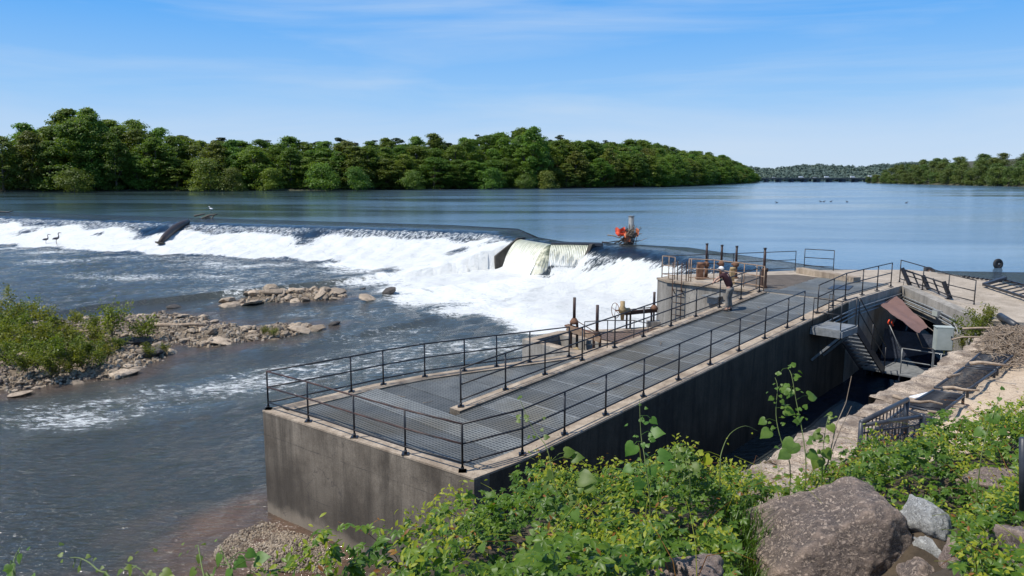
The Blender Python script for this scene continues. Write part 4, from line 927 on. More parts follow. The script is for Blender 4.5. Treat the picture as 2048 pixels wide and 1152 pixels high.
cloth('tarpaulin', (W(33.4, 10.9, 2.9), W(34.4, 9.3, 2.7), W(34.0, 9.1, 1.6), W(33.2, 10.9, 1.6)), M['btarp'], 'dark navy tarpaulin hanging like a tent under the slab', .02, seed=5)
cloth('tarpaulin', (DP(1757, 600, 32.5), DP(1785, 582, 33.5), DP(1793, 590, 33), DP(1768, 606, 32)), M['btarp'], 'folded navy tarpaulin edge above the brown awning', .03, seed=7)
one('rope', lambda m: m.tube([DP(1834, 667, 27.6), DP(1845, 695, 28.2), W(32.2, 6.85, PZ + 1.0)], .014, M['drift'], 5), 'pale rope tying the near corner of the brown tarpaulin to a railing', 'rope')
one('rope', lambda m: m.tube([DP(1856, 654, 29.0), DP(1868, 663, 27.5), DP(1871, 676, 27.0)], .014, M['drift'], 5), 'pale rope tying the tarpaulin to the grey cabinet', 'rope')
for dx in (0, 7): one('red_handle', lambda m: m.tube([DP(1780 + dx, 652, 30.5), DP(1776 + dx, 645, 30.5), DP(1779 + dx, 639, 30.5)], .03, M['red'], 6), ['left red bent handle under the tarpaulin', 'right red bent handle under the tarpaulin'][dx > 0], 'handle')
one('pole', lambda m: m.tube([DP(1779, 650, 30.4), DP(1789, 672, 30.2), DP(1806, 712, 29.9)], .018, M['galv'], 6), 'thin pale pole leaning on the navy tarpaulin', 'pole')
# cabinet
cb = DP(1884, 700, 25.4); cax = (Vector((UX, UY, 0)), Vector((-UY, UX, 0)), Vector((0, 0, 1))); 
cx = (Vector((.97, -.24, 0)), Vector((.24, .97, 0)), Vector((0, 0, 1)))
cab = empty('electrical_cabinet', 'pale green grey electrical cabinet on posts at the canal edge', 'cabinet', cb)
part('cabinet_body', cab, lambda m: (m.box(cb + Vector((0, 0, .42)), .27, .17, .40, M['cabinet'], cx), m.box(cb + Vector((0, 0, .83)), .29, .19, .012, M['cabinet'], cx)))
cdoor = part('door', cab, lambda m: (m.box(cb + Vector((0, 0, .42)) - cx[1] * .185, .25, .012, .38, M['cabinet'], cx)))
part('latch', cdoor, lambda m: m.box(cb + Vector((0, 0, .5)) - cx[1] * .21 + cx[0] * .2, .015, .015, .05, M['dksteel'], cx))
for q in (-.2, .2): part('post', cab, lambda m: m.box(cb + cx[0] * q + cx[1] * .2 + Vector((0, 0, -.35)), .03, .03, 1.1, M['galv'], cx))
# ------------------------------------------------------------------ canal stone wall, sand ledge
cw = empty('canal_wall', 'old canal side wall topped with rough weathered stone blocks', 'wall', W(20, 6, 0))
part('wall_core', cw, lambda m: m.prism(uvp([(9, 6.15), (31.6, 6.15), (31.6, 4.9), (9, 4.9)]), -1.4, 3.72, M['darkc']))
random.seed(5); u = 10.0
while u < 31.3:
    L = random.uniform(1.0, 1.9); v0 = 6.35 + random.uniform(-.1, .12); v1 = 5.0 + random.uniform(-.15, .1)
    def cs(m, u=u, L=L, v0=v0, v1=v1):
        nu, nv = 10, 8; vs = []; fs = []
        for i in range(nu + 1):
            for j in range(nv + 1):
                a = u + .015 + (L - .03) * i / nu; b = lerp(v0, v1, j / nv); q = W(a, b, 0); edge = min(i, nu - i) == 0 or j == 0
                nzv = noise.fractal(q * 1.7, 1., 2., 4) * .10; b += noise.noise(q * 3) * (.10 if j == 0 else 0); q = W(a, b, 3.88 + nzv - (.05 if edge else 0)); vs.append(q)
        for i in range(nu):
            for j in range(nv): k = i * (nv + 1) + j; fs.append((k, k + 1, k + nv + 2, k + nv + 1))
        o = len(vs)
        for i in range(nu + 1): q = vs[i * (nv + 1)]; uu, vv = UV(q); vs.append(W(uu, vv + noise.noise(q * 4) * .05, 3.45)); 
        for i in range(nu + 1): q = vs[i * (nv + 1)]; uu, vv = UV(q); vs.append(W(uu, 6.18, 3.2))
        for i in range(nu): fs.append((i * (nv + 1), (i + 1) * (nv + 1), o + i + 1, o + i)); fs.append((o + i, o + i + 1, o + nu + 2 + i, o + nu + 1 + i))
        m.add(vs, fs, M['stone'], False)
    part('coping_stone', cw, cs); u += L
# near bank terrain
SHO = [(-4.0, -1.0), (-2.2, 2.2), (-1.15, 4.0), (-.6, 5.2), (-.25, 6.5), (.6, 7.6), (2.3, 8.3), (5, 8.9), (8, 9.6), (14, 11), (34, 15)]
GAP = (2.95, 8.3)
def nb(x, y):
    # inside (right/below) of the shoulder -> plateau, outside falls
    X = np.atleast_1d(np.asarray(x, float)); Y = np.atleast_1d(np.asarray(y, float))
    poly = SHO + [(34, -8), (-4.0, -8)]
    ins = inpoly(X, Y, poly); d_ = dpoly(X, Y, SHO, False)
    hp = 7.7 - .245 * np.clip(Y, -1, 13) + .12 * fbm(X, Y, 1.9, 7, 77) * .6 + .05 * fbm(X, Y, .7, 7, 78)
    hp = hp - .55 * np.exp(-(((X - 2.3) / .95) ** 2 + ((Y - 5.5) / .9) ** 2))
    hp = hp - .28 * np.exp(-(((X - 3.0) / .6) ** 2 + ((Y - 8.0) / 1.4) ** 2))
    hp = hp + .42 * smooth(3.6, 6.0, X) * smooth(6.3, 8.2, Y) * (1 - smooth(9.6, 10.6, Y - .2 * (X - 6)))
    out = hp - d_ * 1.15 - .1
    Uc, Vc = UX * X + UY * Y, -UY * X + UX * Y
    floor_ = np.where(Vc < 5.6, 3.78 + .06 * fbm(X, Y, 1.4, 6, 79), -1.3)
    return np.maximum(np.where(ins, hp, out), floor_), Vc
def nb1(x, y): return float(nb(x, y)[0][0])
X, Y = np.meshgrid(np.concatenate([np.arange(-7, 12, .16), np.arange(12, 46, .8)]), np.concatenate([np.arange(-7, 13, .16), np.arange(13, 31, .35)]))
Z, Vc = nb(X, Y); Uc = UX * X + UY * Y
ny, nx = X.shape; I = np.arange(nx * ny).reshape(ny, nx); Fq = np.stack([I[:-1, :-1], I[:-1, 1:], I[1:, 1:], I[1:, :-1]], -1).reshape(-1, 4)
cen = np.stack([X, Y, Z], -1).reshape(-1, 3)[Fq].mean(1); cu = UX * cen[:, 0] + UY * cen[:, 1]; cv = -UY * cen[:, 0] + UX * cen[:, 1]
bed = nb(cen[:, 0], cen[:, 1])[0]; keep = ~((cen[:, 2] < -1.25)) & ~((cu > 31.5) | ((cen[:, 1] > 24.5 + 0) & (cen[:, 0] > 20)))
Fq = Fq[keep]; midx = np.where((cen[:, 2] < 4.15) & (cv < 5.7) & (cen[:, 1] > 9.5), 1, 0)[keep]
tag(link('near_bank', mesh_np('near_bank', np.stack([X, Y, Z], -1).reshape(-1, 3), Fq, [M['soil'], M['sand']], True, midx)), 'near river bank of soil and sand below the viewer', 'river bank', kind='structure')
# fallen fence panels lying on the ledge
def lying_panel(c4, label, n=26):
    a, b, c, d_ = c4; e = empty('fence_panel', label, 'fence panel', a, 'black picket fence panels lying on the ledge')
    part('panel_frame', e, lambda m: [m.tube([p, q], .035, M['dksteel'], 8) for p, q in ((a, b), (d_, c))] + [m.tube([p, q], .028, M['dksteel'], 8) for p, q in ((a, d_), (b, c))])
    part('pickets', e, lambda m: [m.tube([a.lerp(b, k / n), d_.lerp(c, k / n)], .011, M['dksteel'], 5) for k in range(1, n)])
    for t_ in (0.03, .97): p = d_.lerp(c, t_); part('foot_post', e, lambda m: m.tube([p + Vector((0, 0, .05)), p + Vector((0, 0, -.2))], .035, M['dksteel'], 8))
Zp = 4.03
lying_panel([P(x, y, Zp) for x, y in ((1812, 812), (1867, 781), (1928, 791), (1883, 826))], 'fallen black picket panel, middle one of the row on the ledge')
lying_panel([P(x, y, Zp) for x, y in ((1870, 775), (1928, 735), (1991, 741), (1934, 781))], 'fallen black picket panel half covered by driftwood, farther than the middle one')
lying_panel([P(x, y, Zp) for x, y in ((1932, 731), (1962, 705), (2025, 712), (1994, 738))], 'farthest fallen picket panel, buried in driftwood')
lying_panel([P(x, y, Zp - .08) for x, y in ((1740, 868), (1806, 818), (1868, 838), (1800, 893))], 'nearest fallen picket panel beside the upright black railing')
# upright black pipe railing at near end
sb = [P(1717, 925, 3.9), P(1809, 872, 3.9)]; sb2 = P(1838, 905, 3.9)
e = empty('picket_railing', 'upright heavy black picket railing corner on the canal wall', 'railing', sb[0])
hz = .80
for p in (sb[0], sb[1], sb2): part('post', e, lambda m: m.tube([p + Vector((0, 0, -.1)), p + Vector((0, 0, hz))], .045, M['dksteel'], 10))
part('top_rail', e, lambda m: m.tube([sb[0] + Vector((0, 0, hz)), sb[1] + Vector((0, 0, hz))], .05, M['dksteel'], 10)); part('top_rail', e, lambda m: m.tube([sb[0] + Vector((0, 0, hz - .06)), sb2 + Vector((0, 0, hz - .06))], .042, M['dksteel'], 10))
part('lower_rail', e, lambda m: (m.tube([sb[0] + Vector((0, 0, .1)), sb[1] + Vector((0, 0, .1))], .025, M['dksteel'], 8), m.tube([sb[0] + Vector((0, 0, hz - .22)), sb2 + Vector((0, 0, hz - .22))], .02, M['dksteel'], 8)))
for k in range(1, 13): p = sb[0].lerp(sb[1], k / 13); part('picket', e, lambda m: m.tube([p + Vector((0, 0, .1)), p + Vector((0, 0, hz - .05))], .013, M['dksteel'], 6))
for k in range(1, 9): p = sb[0].lerp(sb2, k / 9); part('picket', e, lambda m: m.tube([p + Vector((0, 0, .05)), p + Vector((0, 0, hz - .24))], .013, M['dksteel'], 6))
one('plastic_strip', lambda m: m.prism([(p.x, p.y) for p in [P(1819, 781, 4.05), P(1858, 780, 4.05), P(1868, 785, 4.05), P(1830, 784, 4.05)]], lambda x, y: 3.98 + .12 * math.sin(x * 3), lambda x, y: 4.02 + .12 * math.sin(x * 3), M['white']), 'bright white plastic strip lying on the canal wall by the fence panels', 'litter')
one('pipe', lambda m: m.tube([P(2000, 632, 4.1), P(2031, 651, 4.02)], .13, M['dksteel'], 14), 'thick dark pipe lying on sand behind the driftwood', 'pipe')
dp = D(2046, 880, 4.4); one('sign_post', lambda m: m.tube([D(2046, 876, 4.4), D(2046, 1020, 4.4)], .022, M['dksteel'], 10), 'dark blue steel post at the right edge before the vines', 'post')
# driftwood
def stick(m, c, L, r, ang, tilt, mat, rnd_):
    d_ = Vector((math.cos(ang) * math.cos(tilt), math.sin(ang) * math.cos(tilt), math.sin(tilt))); pts = [Vector(c) + d_ * L * (k / 4 - .5) + Vector((rnd_.uniform(-.06, .06), rnd_.uniform(-.06, .06), rnd_.uniform(-.04, .04))) * L for k in range(5)]
    m.tube(pts, [r * (1 - .13 * k) for k in range(5)], mat, 5)
def pile(m):
    r = random.Random(3); pl = [P(x, y, 3.95) for x, y in ((1955, 700), (1990, 672), (2020, 655), (2120, 660), (2160, 700), (2040, 728), (1975, 735))]
    k = 0
    while k < 1400:
        a = r.choice(pl); b = r.choice(pl); c = r.choice(pl); w_ = [r.random() for _ in range(3)]; s_ = sum(w_); q = (a * w_[0] + b * w_[1] + c * w_[2]) / s_; k += 1
        cc = sum(pl, Vector()) / len(pl); hh = .36 * max(0, 1 - ((q - cc).length / 3.0) ** 2)
        stick(m, (q.x, q.y, 3.92 + r.uniform(0, hh + .1)), r.uniform(.15, .7), r.uniform(.006, .022), r.uniform(0, PI), r.gauss(0, .3), M['drift'], r)
one('driftwood_pile', pile, 'tangled heap of bleached sticks on the sand behind the fence panels', 'driftwood', kind='stuff')
rr_ = random.Random(9)
for (px, py, L, r, a, z, lab) in ((1975, 655, 1.6, .05, -.2, 4.1, 'long bleached log lying across the back of the canal wall'), (1948, 675, 1.4, .035, .0, 4.05, 'thin bleached branch lying on the canal wall stones'), (1920, 777, .7, .045, -.5, 4.32, 'short crooked driftwood branch on the middle fence panel'),
        (1838, 800, 1.0, .05, -.6, 4.2, 'split driftwood stick beside the white plastic strip'), (1880, 824, .5, .03, -.4, 4.3, 'small stick lying on the corner of the near fence panel'), (1975, 727, .9, .06, -.3, 4.35, 'stubby pale log under the driftwood heap'), (1908, 750, .5, .05, .4, 4.3, 'pale curled root on the far fence panel')):
    p = P(px, py, z); one('driftwood_branch', lambda m: stick(m, p, L, r, a, .03, M['drift'], rr_), lab, 'driftwood')
def litter(m):
    r = random.Random(13)
    for k in range(900):
        u_, v_ = r.uniform(13, 30), r.uniform(-2.5, 6.2); p = W(u_, v_, 0); stick(m, (p.x, p.y, (3.96 if v_ > 5 else 3.86) + .02), r.uniform(.05, .3), r.uniform(.003, .009), r.uniform(0, PI), 0, M['drift'], r)
one('twig_litter', litter, 'fine twigs scattered over the stone ledge and sand', 'twigs', kind='stuff')
def litter2(m):
    r = random.Random(14)
    for k in range(46):
        u_ = r.uniform(10.5, 31); v_ = r.uniform(12, 18) if u_ < 16 else r.uniform(12, 14.5)
        if u_ > 12.5 and 14.5 < v_ < 15.2: continue
        p = W(u_, v_, 0); z = (zr(u_) if v_ < 14.6 else 2.95) + .02; stick(m, (p.x, p.y, z), r.uniform(.08, .5), r.uniform(.004, .01), r.uniform(0, PI), 0, M['drift'], r)
one('twig_litter', litter2, 'loose twigs scattered on the walkway grating', 'twigs', kind='stuff')
# black leaning barrier behind rail 4, fallen frame, floats, tyres
e = empty('barrier_frame', 'black steel barrier with three leaning uprights on the slab behind the railing', 'barrier', P(1850, 575, 4.3))
bs_ = [(P(1820, 571, 4.36), D(1804, 536, P(1820, 571, 4.36).y + .3)), (P(1857, 578.5, 4.28), D(1846, 551, P(1857, 578, 4.28).y + .3)), (P(1901, 598, 4.14), D(1887, 563, P(1901, 598, 4.14).y + .3))]
for a, b in bs_: part('upright', e, lambda m: m.bar(a, b, .16, .09, M['black'], (0, 1, 0)))
for t_ in (.95, .6, .2): part('crossbar', e, lambda m: m.tube([a.lerp(b, t_) for a, b in bs_], .025, M['black'], 6))
for i in (0, 1): a0, b0 = bs_[i]; a1, b1 = bs_[i + 1]; part('strut', e, lambda m: m.bar((a0 + a1) / 2, (b0 + b1) / 2, .05, .05, M['black']))
e = empty('fallen_rack', 'fallen black ladder like steel frame lying on the slab at the right edge', 'frame', P(2000, 572, 4.3))
fa, fb, fc, fd = P(1968, 569, 4.32), P(2010, 560, 4.4), P(2130, 592, 4.3), P(2080, 604, 4.25)
part('side_rail', e, lambda m: m.bar(fa, fd, .10, .10, M['black'])); part('side_rail', e, lambda m: m.bar(fb, fc, .10, .10, M['black'])); part('end_beam', e, lambda m: m.bar(fa, fb + Vector((0, 0, .1)), .16, .14, M['dksteel']))
for k in range(1, 9): part('crosspiece', e, lambda m: m.bar(fa.lerp(fd, k / 8), fb.lerp(fc, k / 8), .05, .05, M['black']))
e = empty('float_line', 'dark cable with small floats along the reservoir edge of the slab', 'float line', P(1960, 557, 4.2))
part('cable', e, lambda m: m.tube([P(1875, 546, 4.33), P(1930, 553, 4.30), P(1990, 560.5, 4.27), P(2048, 569, 4.25)], .015, M['black'], 6))
for k in range(9): p = P(1928 + 9 * k, 552.6 + 1.25 * k, 4.33); part('float', e, lambda m: m.tube([p - Vector((.09, 0, 0)), p + Vector((-.05, 0, 0)), p + Vector((.05, 0, 0)), p + Vector((.09, 0, 0))], [.03, .055, .055, .03], M['black'], 8))
def tyre(c, R0, r0, axis, label):
    e = empty('tyre', label, 'tyre', c); axis = Vector(axis).normalized(); a = axis.orthogonal().normalized(); b = axis.cross(a)
    def f(m):
        n, k = 32, 12; vs = []
        for i in range(n):
            an = 2 * PI * i / n; d_ = a * math.cos(an) + b * math.sin(an)
            for j in range(k):
                t_ = 2 * PI * j / k; cc, ss = math.cos(t_), math.sin(t_); cc = abs(cc) ** .6 * (1 if cc > 0 else -1); vs.append(Vector(c) + d_ * (R0 - r0 + r0 * cc) + axis * (r0 * .85 * ss))
        m.add(vs, [(i * k + j, ((i + 1) % n) * k + j, ((i + 1) % n) * k + (j + 1) % k, i * k + (j + 1) % k) for i in range(n) for j in range(k)], M['rubber'], True)
    part('tyre_tread', e, f)
    def g(m):
        m.tube([Vector(c) - axis * .05, Vector(c) + axis * .05], R0 - 2 * r0 + .04, M['dkrust'], 24); m.tube([Vector(c) - axis * .07, Vector(c) + axis * .07], .05, M['galv'], 10)
        for q in range(5): an = q * 2 * PI / 5; m.tube([Vector(c) + (a * math.cos(an) + b * math.sin(an)) * .1 - axis * .06, Vector(c) + (a * math.cos(an) + b * math.sin(an)) * .1 + axis * .06], .015, M['galv'], 6)
    part('rim', e, g)
tyre(P(1995.5, 536, 3.9) + Vector((0, 0, .24)), .33, .10, (.2, -1, .1), 'old tyre with rusty rim standing upright in the reservoir off the slab')
tyre(P(1869, 546, 4.3) + Vector((0, .45, -.02)), .34, .10, (.1, -.7, .6), 'black tyre leaning against the reservoir side of the slab')
# ------------------------------------------------------------------ gate gear
def stem_gear(base, h, label, body='rust', pr=.055, ped=.45):
    e = empty('sluice_lifter', label, 'sluice lifter', base)
    part('stem_cover', e, lambda m: (m.tube([base + Vector((0, 0, ped)), base + Vector((0, 0, h))], pr, M['blackrust'], 12), m.tube([base + Vector((0, 0, h - .05)), base + Vector((0, 0, h + .01))], pr * 1.3, M['black'], 12)))
    part('gearbox', e, lambda m: (m.tube([base + Vector((0, 0, ped - .16)), base + Vector((0, 0, ped - .1)), base + Vector((0, 0, ped + .02)), base + Vector((0, 0, ped + .1))], [.10, .15, .14, .07], M[body], 12), m.tube([base + Vector((-.22, .03, ped - .04)), base + Vector((.1, 0, ped - .04))], .05, M[body], 10)))
    part('pedestal', e, lambda m: (m.tube([base, base + Vector((0, 0, .04))], .16, M[body], 12), m.tube([base + Vector((0, 0, .02)), base + Vector((0, 0, ped - .1))], [.09, .07], M[body], 10)))
for px, py, top, lab in ((1411.5, 556, 487, 'leftmost tall black gate stem at the back of the upper platform'), (1441.5, 555, 490, 'second tall gate stem from the left on the upper platform'), (1471, 556, 492, 'third tall gate stem from the left on the upper platform'), (1526.5, 572, 496, 'tall gate stem nearest the head of the walkway, beside the railing end')):
    b = P(px, py, 4.44); h = D(px, top, b.y).z - 4.44; stem_gear(b, h, lab, 'rust', .055, .72 if px < 1500 else .5)
def pedestal(px0, px1, py, top, label, mt):
    b = P((px0 + px1) / 2, py, 4.44); w_ = (px1 - px0) / 2 * b.y / F; h = D(px0, top, b.y).z - 4.44; e = empty('gate_pedestal', label, 'pedestal', b)
    part('pedestal_body', e, lambda m: (m.prism([(b.x - w_ * 1.2, b.y - .16), (b.x + w_ * 1.2, b.y - .16), (b.x + w_ * 1.2, b.y + .16), (b.x - w_ * 1.2, b.y + .16)], 4.44, 4.52, M[mt]), m.box((b.x, b.y, 4.5 + (h - .1) / 2), w_, .12, (h - .12) / 2, M[mt])))
    part('pedestal_cap', e, lambda m: (m.tube([(b.x - w_ * .9, b.y, 4.44 + h), (b.x + w_ * 1.6, b.y, 4.44 + h)], .09, M[mt], 10)))
pedestal(1393, 1406, 558, 528, 'orange rusty steel pedestal with round head by the leftmost stem', 'rust'); pedestal(1459, 1467, 567, 538, 'brown rusty steel pedestal right of the man', 'gear'); pedestal(1522, 1531, 575, 540, 'rusty square pedestal at the railing corner', 'dkrust')
# ladder on block face
def ladder():
    B0 = W(30.04, 15.08, 4.43); a = A2.lerp(B0, .10); a.z = 4.43; d_ = (B0 - a).normalized(); f = Vector((d_.y, -d_.x, 0)) * .2; f = -f if f.y > 0 else f; L = .48
    e = empty('ladder', 'dark steel ladder fixed to the face of the concrete block', 'ladder', a)
    for q in (0, L): part('side_rail', e, lambda m: m.tube([a + d_ * q + f + Vector((0, 0, -2.6)), a + d_ * q + f + Vector((0, 0, .95)), a + d_ * q - f + Vector((0, 0, .98)), a + d_ * q - f + Vector((0, 0, .05))], .024, M['dkrust'], 8))
    for k in range(9): part('rung', e, lambda m: m.tube([a + f + Vector((0, 0, -2.45 + .3 * k)), a + d_ * L + f + Vector((0, 0, -2.45 + .3 * k))], .014, M['dkrust'], 6))
    for z in (-.25, -1.9):
        for q in (0, L): part('bracket', e, lambda m: m.bar(a + d_ * q + f + Vector((0, 0, z)), a + d_ * q + Vector((0, 0, z - .3)), .03, .03, M['dkrust']))
ladder()
wb = W(29.98, 17.2, 4.05)
def outlet(m):
    c = W(29.80, 17.15, 3.95); m.prism([tuple(p)[:2] for p in (W(29.55, 16.75), W(30.0, 16.75), W(30.0, 17.55), W(29.55, 17.55))], 3.98, 4.03, M['galv']); m.prism([tuple(p)[:2] for p in (W(29.8, 16.85), W(30.0, 16.85), W(30.0, 17.4), W(29.8, 17.4))], lambda x, y: 3.65, 3.975, M['galv'])
one('wall_box', outlet, 'pale metal box with a projecting lid fixed on the concrete block behind the man', 'box')
one('pipe', lambda m: (m.tube([W(29.9, 16.7, 3.75), W(29.9, 15.5, 3.62)], .04, M['galv'], 8), m.tube([W(29.9, 16.9, 3.6), W(29.9, 16.85, 3.1), W(29.9, 16.8, 3.02)], .045, M['galv'], 8)), 'grey pipe run on the face of the concrete block', 'pipe')
# lower gate gear: operator frame
def operator():
    z0 = 2.94; a = P(1253, 657, z0); b = P(1307, 652, z0); e = empty('gate_operator', 'rusty beam frame with handwheel and worn yellow gearbox over the low gate', 'gate operator', a)
    zt = D(1253, 626, a.y).z
    for p in (a, a + (b - a).normalized() * .18, b, b - (b - a).normalized() * .12): part('leg', e, lambda m: m.bar(p, Vector((p.x, p.y, zt)), .07, .07, M['dkrust']))
    d_ = (b - a).normalized(); part('beam', e, lambda m: m.bar(Vector((a.x, a.y, zt)) - d_ * .1, Vector((b.x, b.y, zt + .02)) + d_ * .12, .16, .16, M['dkrust']))
    g = Vector((a.x, a.y, zt)) - d_ * .22
    part('gearbox', e, lambda m: (m.tube([g + Vector((0, 0, -.28)), g + Vector((0, 0, -.02)), g + Vector((0, 0, .1)), g + Vector((0, 0, .2)), g + Vector((0, 0, .3)), g + Vector((0, 0, .52))], [.07, .09, .19, .17, .10, .10], M['gear'], 12), m.tube([g + Vector((0, 0, .1)), g + d_ * .35 + Vector((0, 0, .1))], .12, M['gear'], 10)))
    hw_ = g - d_ * .35 + Vector((0, 0, .15)); part('handwheel', e, lambda m: (m.tube([hw_ + (Vector((0, 0, 1)) * math.cos(t_) + Vector((d_.y, -d_.x, 0)) * math.sin(t_)) * .32 for t_ in [q * PI / 10 for q in range(21)]], .014, M['rust'], 6), [m.tube([hw_, hw_ + (Vector((0, 0, 1)) * math.cos(t_) + Vector((d_.y, -d_.x, 0)) * math.sin(t_)) * .32], .010, M['rust'], 5) for t_ in (.3, 1.87, 3.44, 5.0)], m.tube([hw_, g + Vector((0, 0, .12))], .03, M['rust'], 8)))
    part('shaft', e, lambda m: m.tube([g + Vector((0, 0, .14)), Vector((b.x, b.y, zt + .16))], .02, M['dkrust'], 6))
    s_ = Vector((b.x, b.y, zt)); th = D(1305, 584, b.y).z
    part('stem_cover', e, lambda m: (m.tube([s_, Vector((b.x, b.y, th))], .055, M['blackrust'], 12), m.tube([s_ + Vector((0, 0, .06)), s_ + Vector((0, 0, .14)), s_ + Vector((0, 0, .26))], [.17, .17, .07], M['rust'], 12)))
    part('foot_block', e, lambda m: m.box(b + Vector((0, 0, .08)), .28, .2, .14, M['wallc']))
operator()
def lower_gate():
    e = empty('sluice_gate_frame', 'rusty steel gate frame with two black stems and yellow gears in the gate pit', 'gate frame', W(21.8, 18.5, 2.9))
    s1 = P(1148, 688, 2.3); s2 = P(1195, 686, 2.6)
    s1 = W(21.6, 18.9, 2.2); s2 = W(22.35, 17.0, 2.2)
    t1 = D(1149, 595, s1.y); t2 = D(1195, 610, s2.y); s1.x, s2.x = t1.x, t2.x
    part('stem_cover', e, lambda m: (m.tube([Vector((s1.x, s1.y, 3.75)), Vector((s1.x, s1.y, t1.z))], .06, M['blackrust'], 12), m.tube([Vector((s1.x, s1.y, 3.62)), Vector((s1.x, s1.y, 3.72)), Vector((s1.x, s1.y, 3.85))], [.17, .17, .08], M['rust'], 12)))
    part('stem_cover', e, lambda m: (m.tube([Vector((s2.x, s2.y, 3.45)), Vector((s2.x, s2.y, t2.z))], .06, M['blackrust'], 12), m.tube([Vector((s2.x, s2.y, 3.3)), Vector((s2.x, s2.y, 3.42)), Vector((s2.x, s2.y, 3.5))], [.13, .13, .08], M['dkrust'], 12)))
    for s_, h_ in ((s1, 3.6), (s2, 3.35)):
        for q in (-.12, .12): part('guide_post', e, lambda m: m.bar(Vector((s_.x + q, s_.y, 1.2)), Vector((s_.x + q, s_.y, h_)), .09, .12, M['dkrust']))
    part('beam', e, lambda m: (m.bar(Vector((s1.x - .3, s1.y + .05, 3.56)), Vector((s2.x + .1, s2.y, 3.3)), .3, .05, M['rust']), m.bar(Vector((s1.x - .3, s1.y - .14, 3.5)), Vector((s2.x + .1, s2.y - .2, 3.2)), .04, .22, M['tanrail'])))
    part('shaft', e, lambda m: m.tube([Vector((s1.x + .1, s1.y - .05, 3.75)), Vector((s2.x, s2.y - .05, 3.42))], .018, M['dkrust'], 6))
    c = W(21.15, 18.3, 2.45)
    for k, (du, dv, dz, r_) in enumerate(((0, 0, .1, .16), (.1, -.35, .25, .17), (-.15, .2, -.12, .15), (.1, -.1, -.25, .13))):
        p = c + W(du, dv, dz); part('gear_housing', e, lambda m: (m.tube([p + Vector((-.14, 0, -.06)), p + Vector((-.06, 0, 0)), p + Vector((.08, 0, .03)), p + Vector((.16, 0, .06))], [r_ * .5, r_, r_, r_ * .4], M['gear'], 10)))
    part('diagonal_brace', e, lambda m: (m.bar(W(21.0, 18.0, 2.7), W(22.4, 17.5, 2.0), .07, .07, M['drift']), m.bar(W(21.2, 17.6, 2.6), W(22.3, 17.3, 2.1), .06, .06, M['galv'])))
lower_gate()
# ------------------------------------------------------------------ notch of the dam: piers and ribbed falls
A = Vector((.7, 67.3, 3.78)); B = Vector((3.3, 61.9, 3.78)); C = Vector((6.6, 60.9, 3.78))
def fall(name, a, b, n_, bottom, outd, label, nb_=None, ob=None):
    n1_ = n_; o1_ = outd; nu, nv = 70, 14; vs = []; fs = []; fl = []; L = (b - a).length
    for i in range(nu + 1):
        for j in range(nv + 1):
            t_ = j / nv; p = a.lerp(b, i / nu)
            if nb_: na_ = Vector((*n1_, 0)).lerp(Vector((*nb_, 0)), i / nu).normalized(); n_ = (na_.x, na_.y); outd = lerp(o1_, ob, i / nu)
            q = p + Vector((n_[0], n_[1], 0)) * (outd * (t_ ** .62)); q.z = 3.80 - (3.80 - bottom) * t_ ** 1.25; q += Vector((n_[0], n_[1], 0)) * (.10 * math.sin(i * 1.9) + .07 * math.sin(i * 4.3 + j * .6)) * t_ ** .7 + Vector((0, 0, .10 * math.sin(i * 2.7 + 1) * t_ * t_))
            vs.append(q); fl.append((i / nu * L * 4, t_ * 2.5, 0))
    for i in range(nu):
        for j in range(nv): k = i * (nv + 1) + j; fs.append((k, k + 1, k + nv + 2, k + nv + 1))
    mb = MB(); mb.add(vs, fs, M['fall'], True); o = mb.build(name); at = o.data.attributes.new('flow', 'FLOAT_VECTOR', 'POINT'); at.data.foreach_set('vector', np.array(fl, dtype=np.float32).ravel()); tag(o, label, 'water', kind='structure')
n1 = (-.90, -.43); n2 = (-.29, -.957)
fall('waterfall', B, B + Vector((.02, 0, 0)), n1, 1.3, 1.85, 'broken corner of falling water between the two curtains of the notch', n2, 1.05)
fall('waterfall', A, B, n1, 1.2, 1.9, 'yellowish ribbed curtain of water falling through the notch'); fall('waterfall', B, C, n2, 2.1, 1.0, 'lower broken fall of water right of the ribbed curtain')
def pier(a, n_, L, z1, w_, label):
    d_ = Vector((n_[0], n_[1], 0)); s_ = Vector((-d_.y, d_.x, 0)) * w_ / 2
    def f(m): 
        q = [a - d_ * .5, a + d_ * .2, a + d_ * L]; zz = [3.95, 3.92, z1] if w_ > .2 else [3.82, 3.45, z1]; vs = []
        for p, z in zip(q, zz): vs += [p - s_, p + s_]
        top = [Vector((v.x, v.y, zz[i // 2])) for i, v in enumerate(vs)]; bot = [Vector((v.x, v.y, .3)) for v in vs]; V = top + bot
        m.add(V, [(0, 2, 3, 1), (2, 4, 5, 3), (0, 6, 8, 2), (2, 8, 10, 4), (1, 3, 9, 7), (3, 5, 11, 9), (4, 10, 11, 5), (0, 1, 7, 6)], M['darkc'])
    one('dam_pier', f, label, 'pier')
pier(A, n1, 2.5, 2.35, .26, 'dark sloping concrete pier left of the ribbed waterfall'); pier(C, (-.6, -.8), 1.3, 2.6, .3, 'dark divider at the right side of the notch')
one('gate_sill', lambda m: m.bar(B + Vector((0, .05, .08)), C + Vector((.9, .1, .08)), .35, .22, M['dksteel']), 'dark flat gate edge across the top of the notch', 'sill')
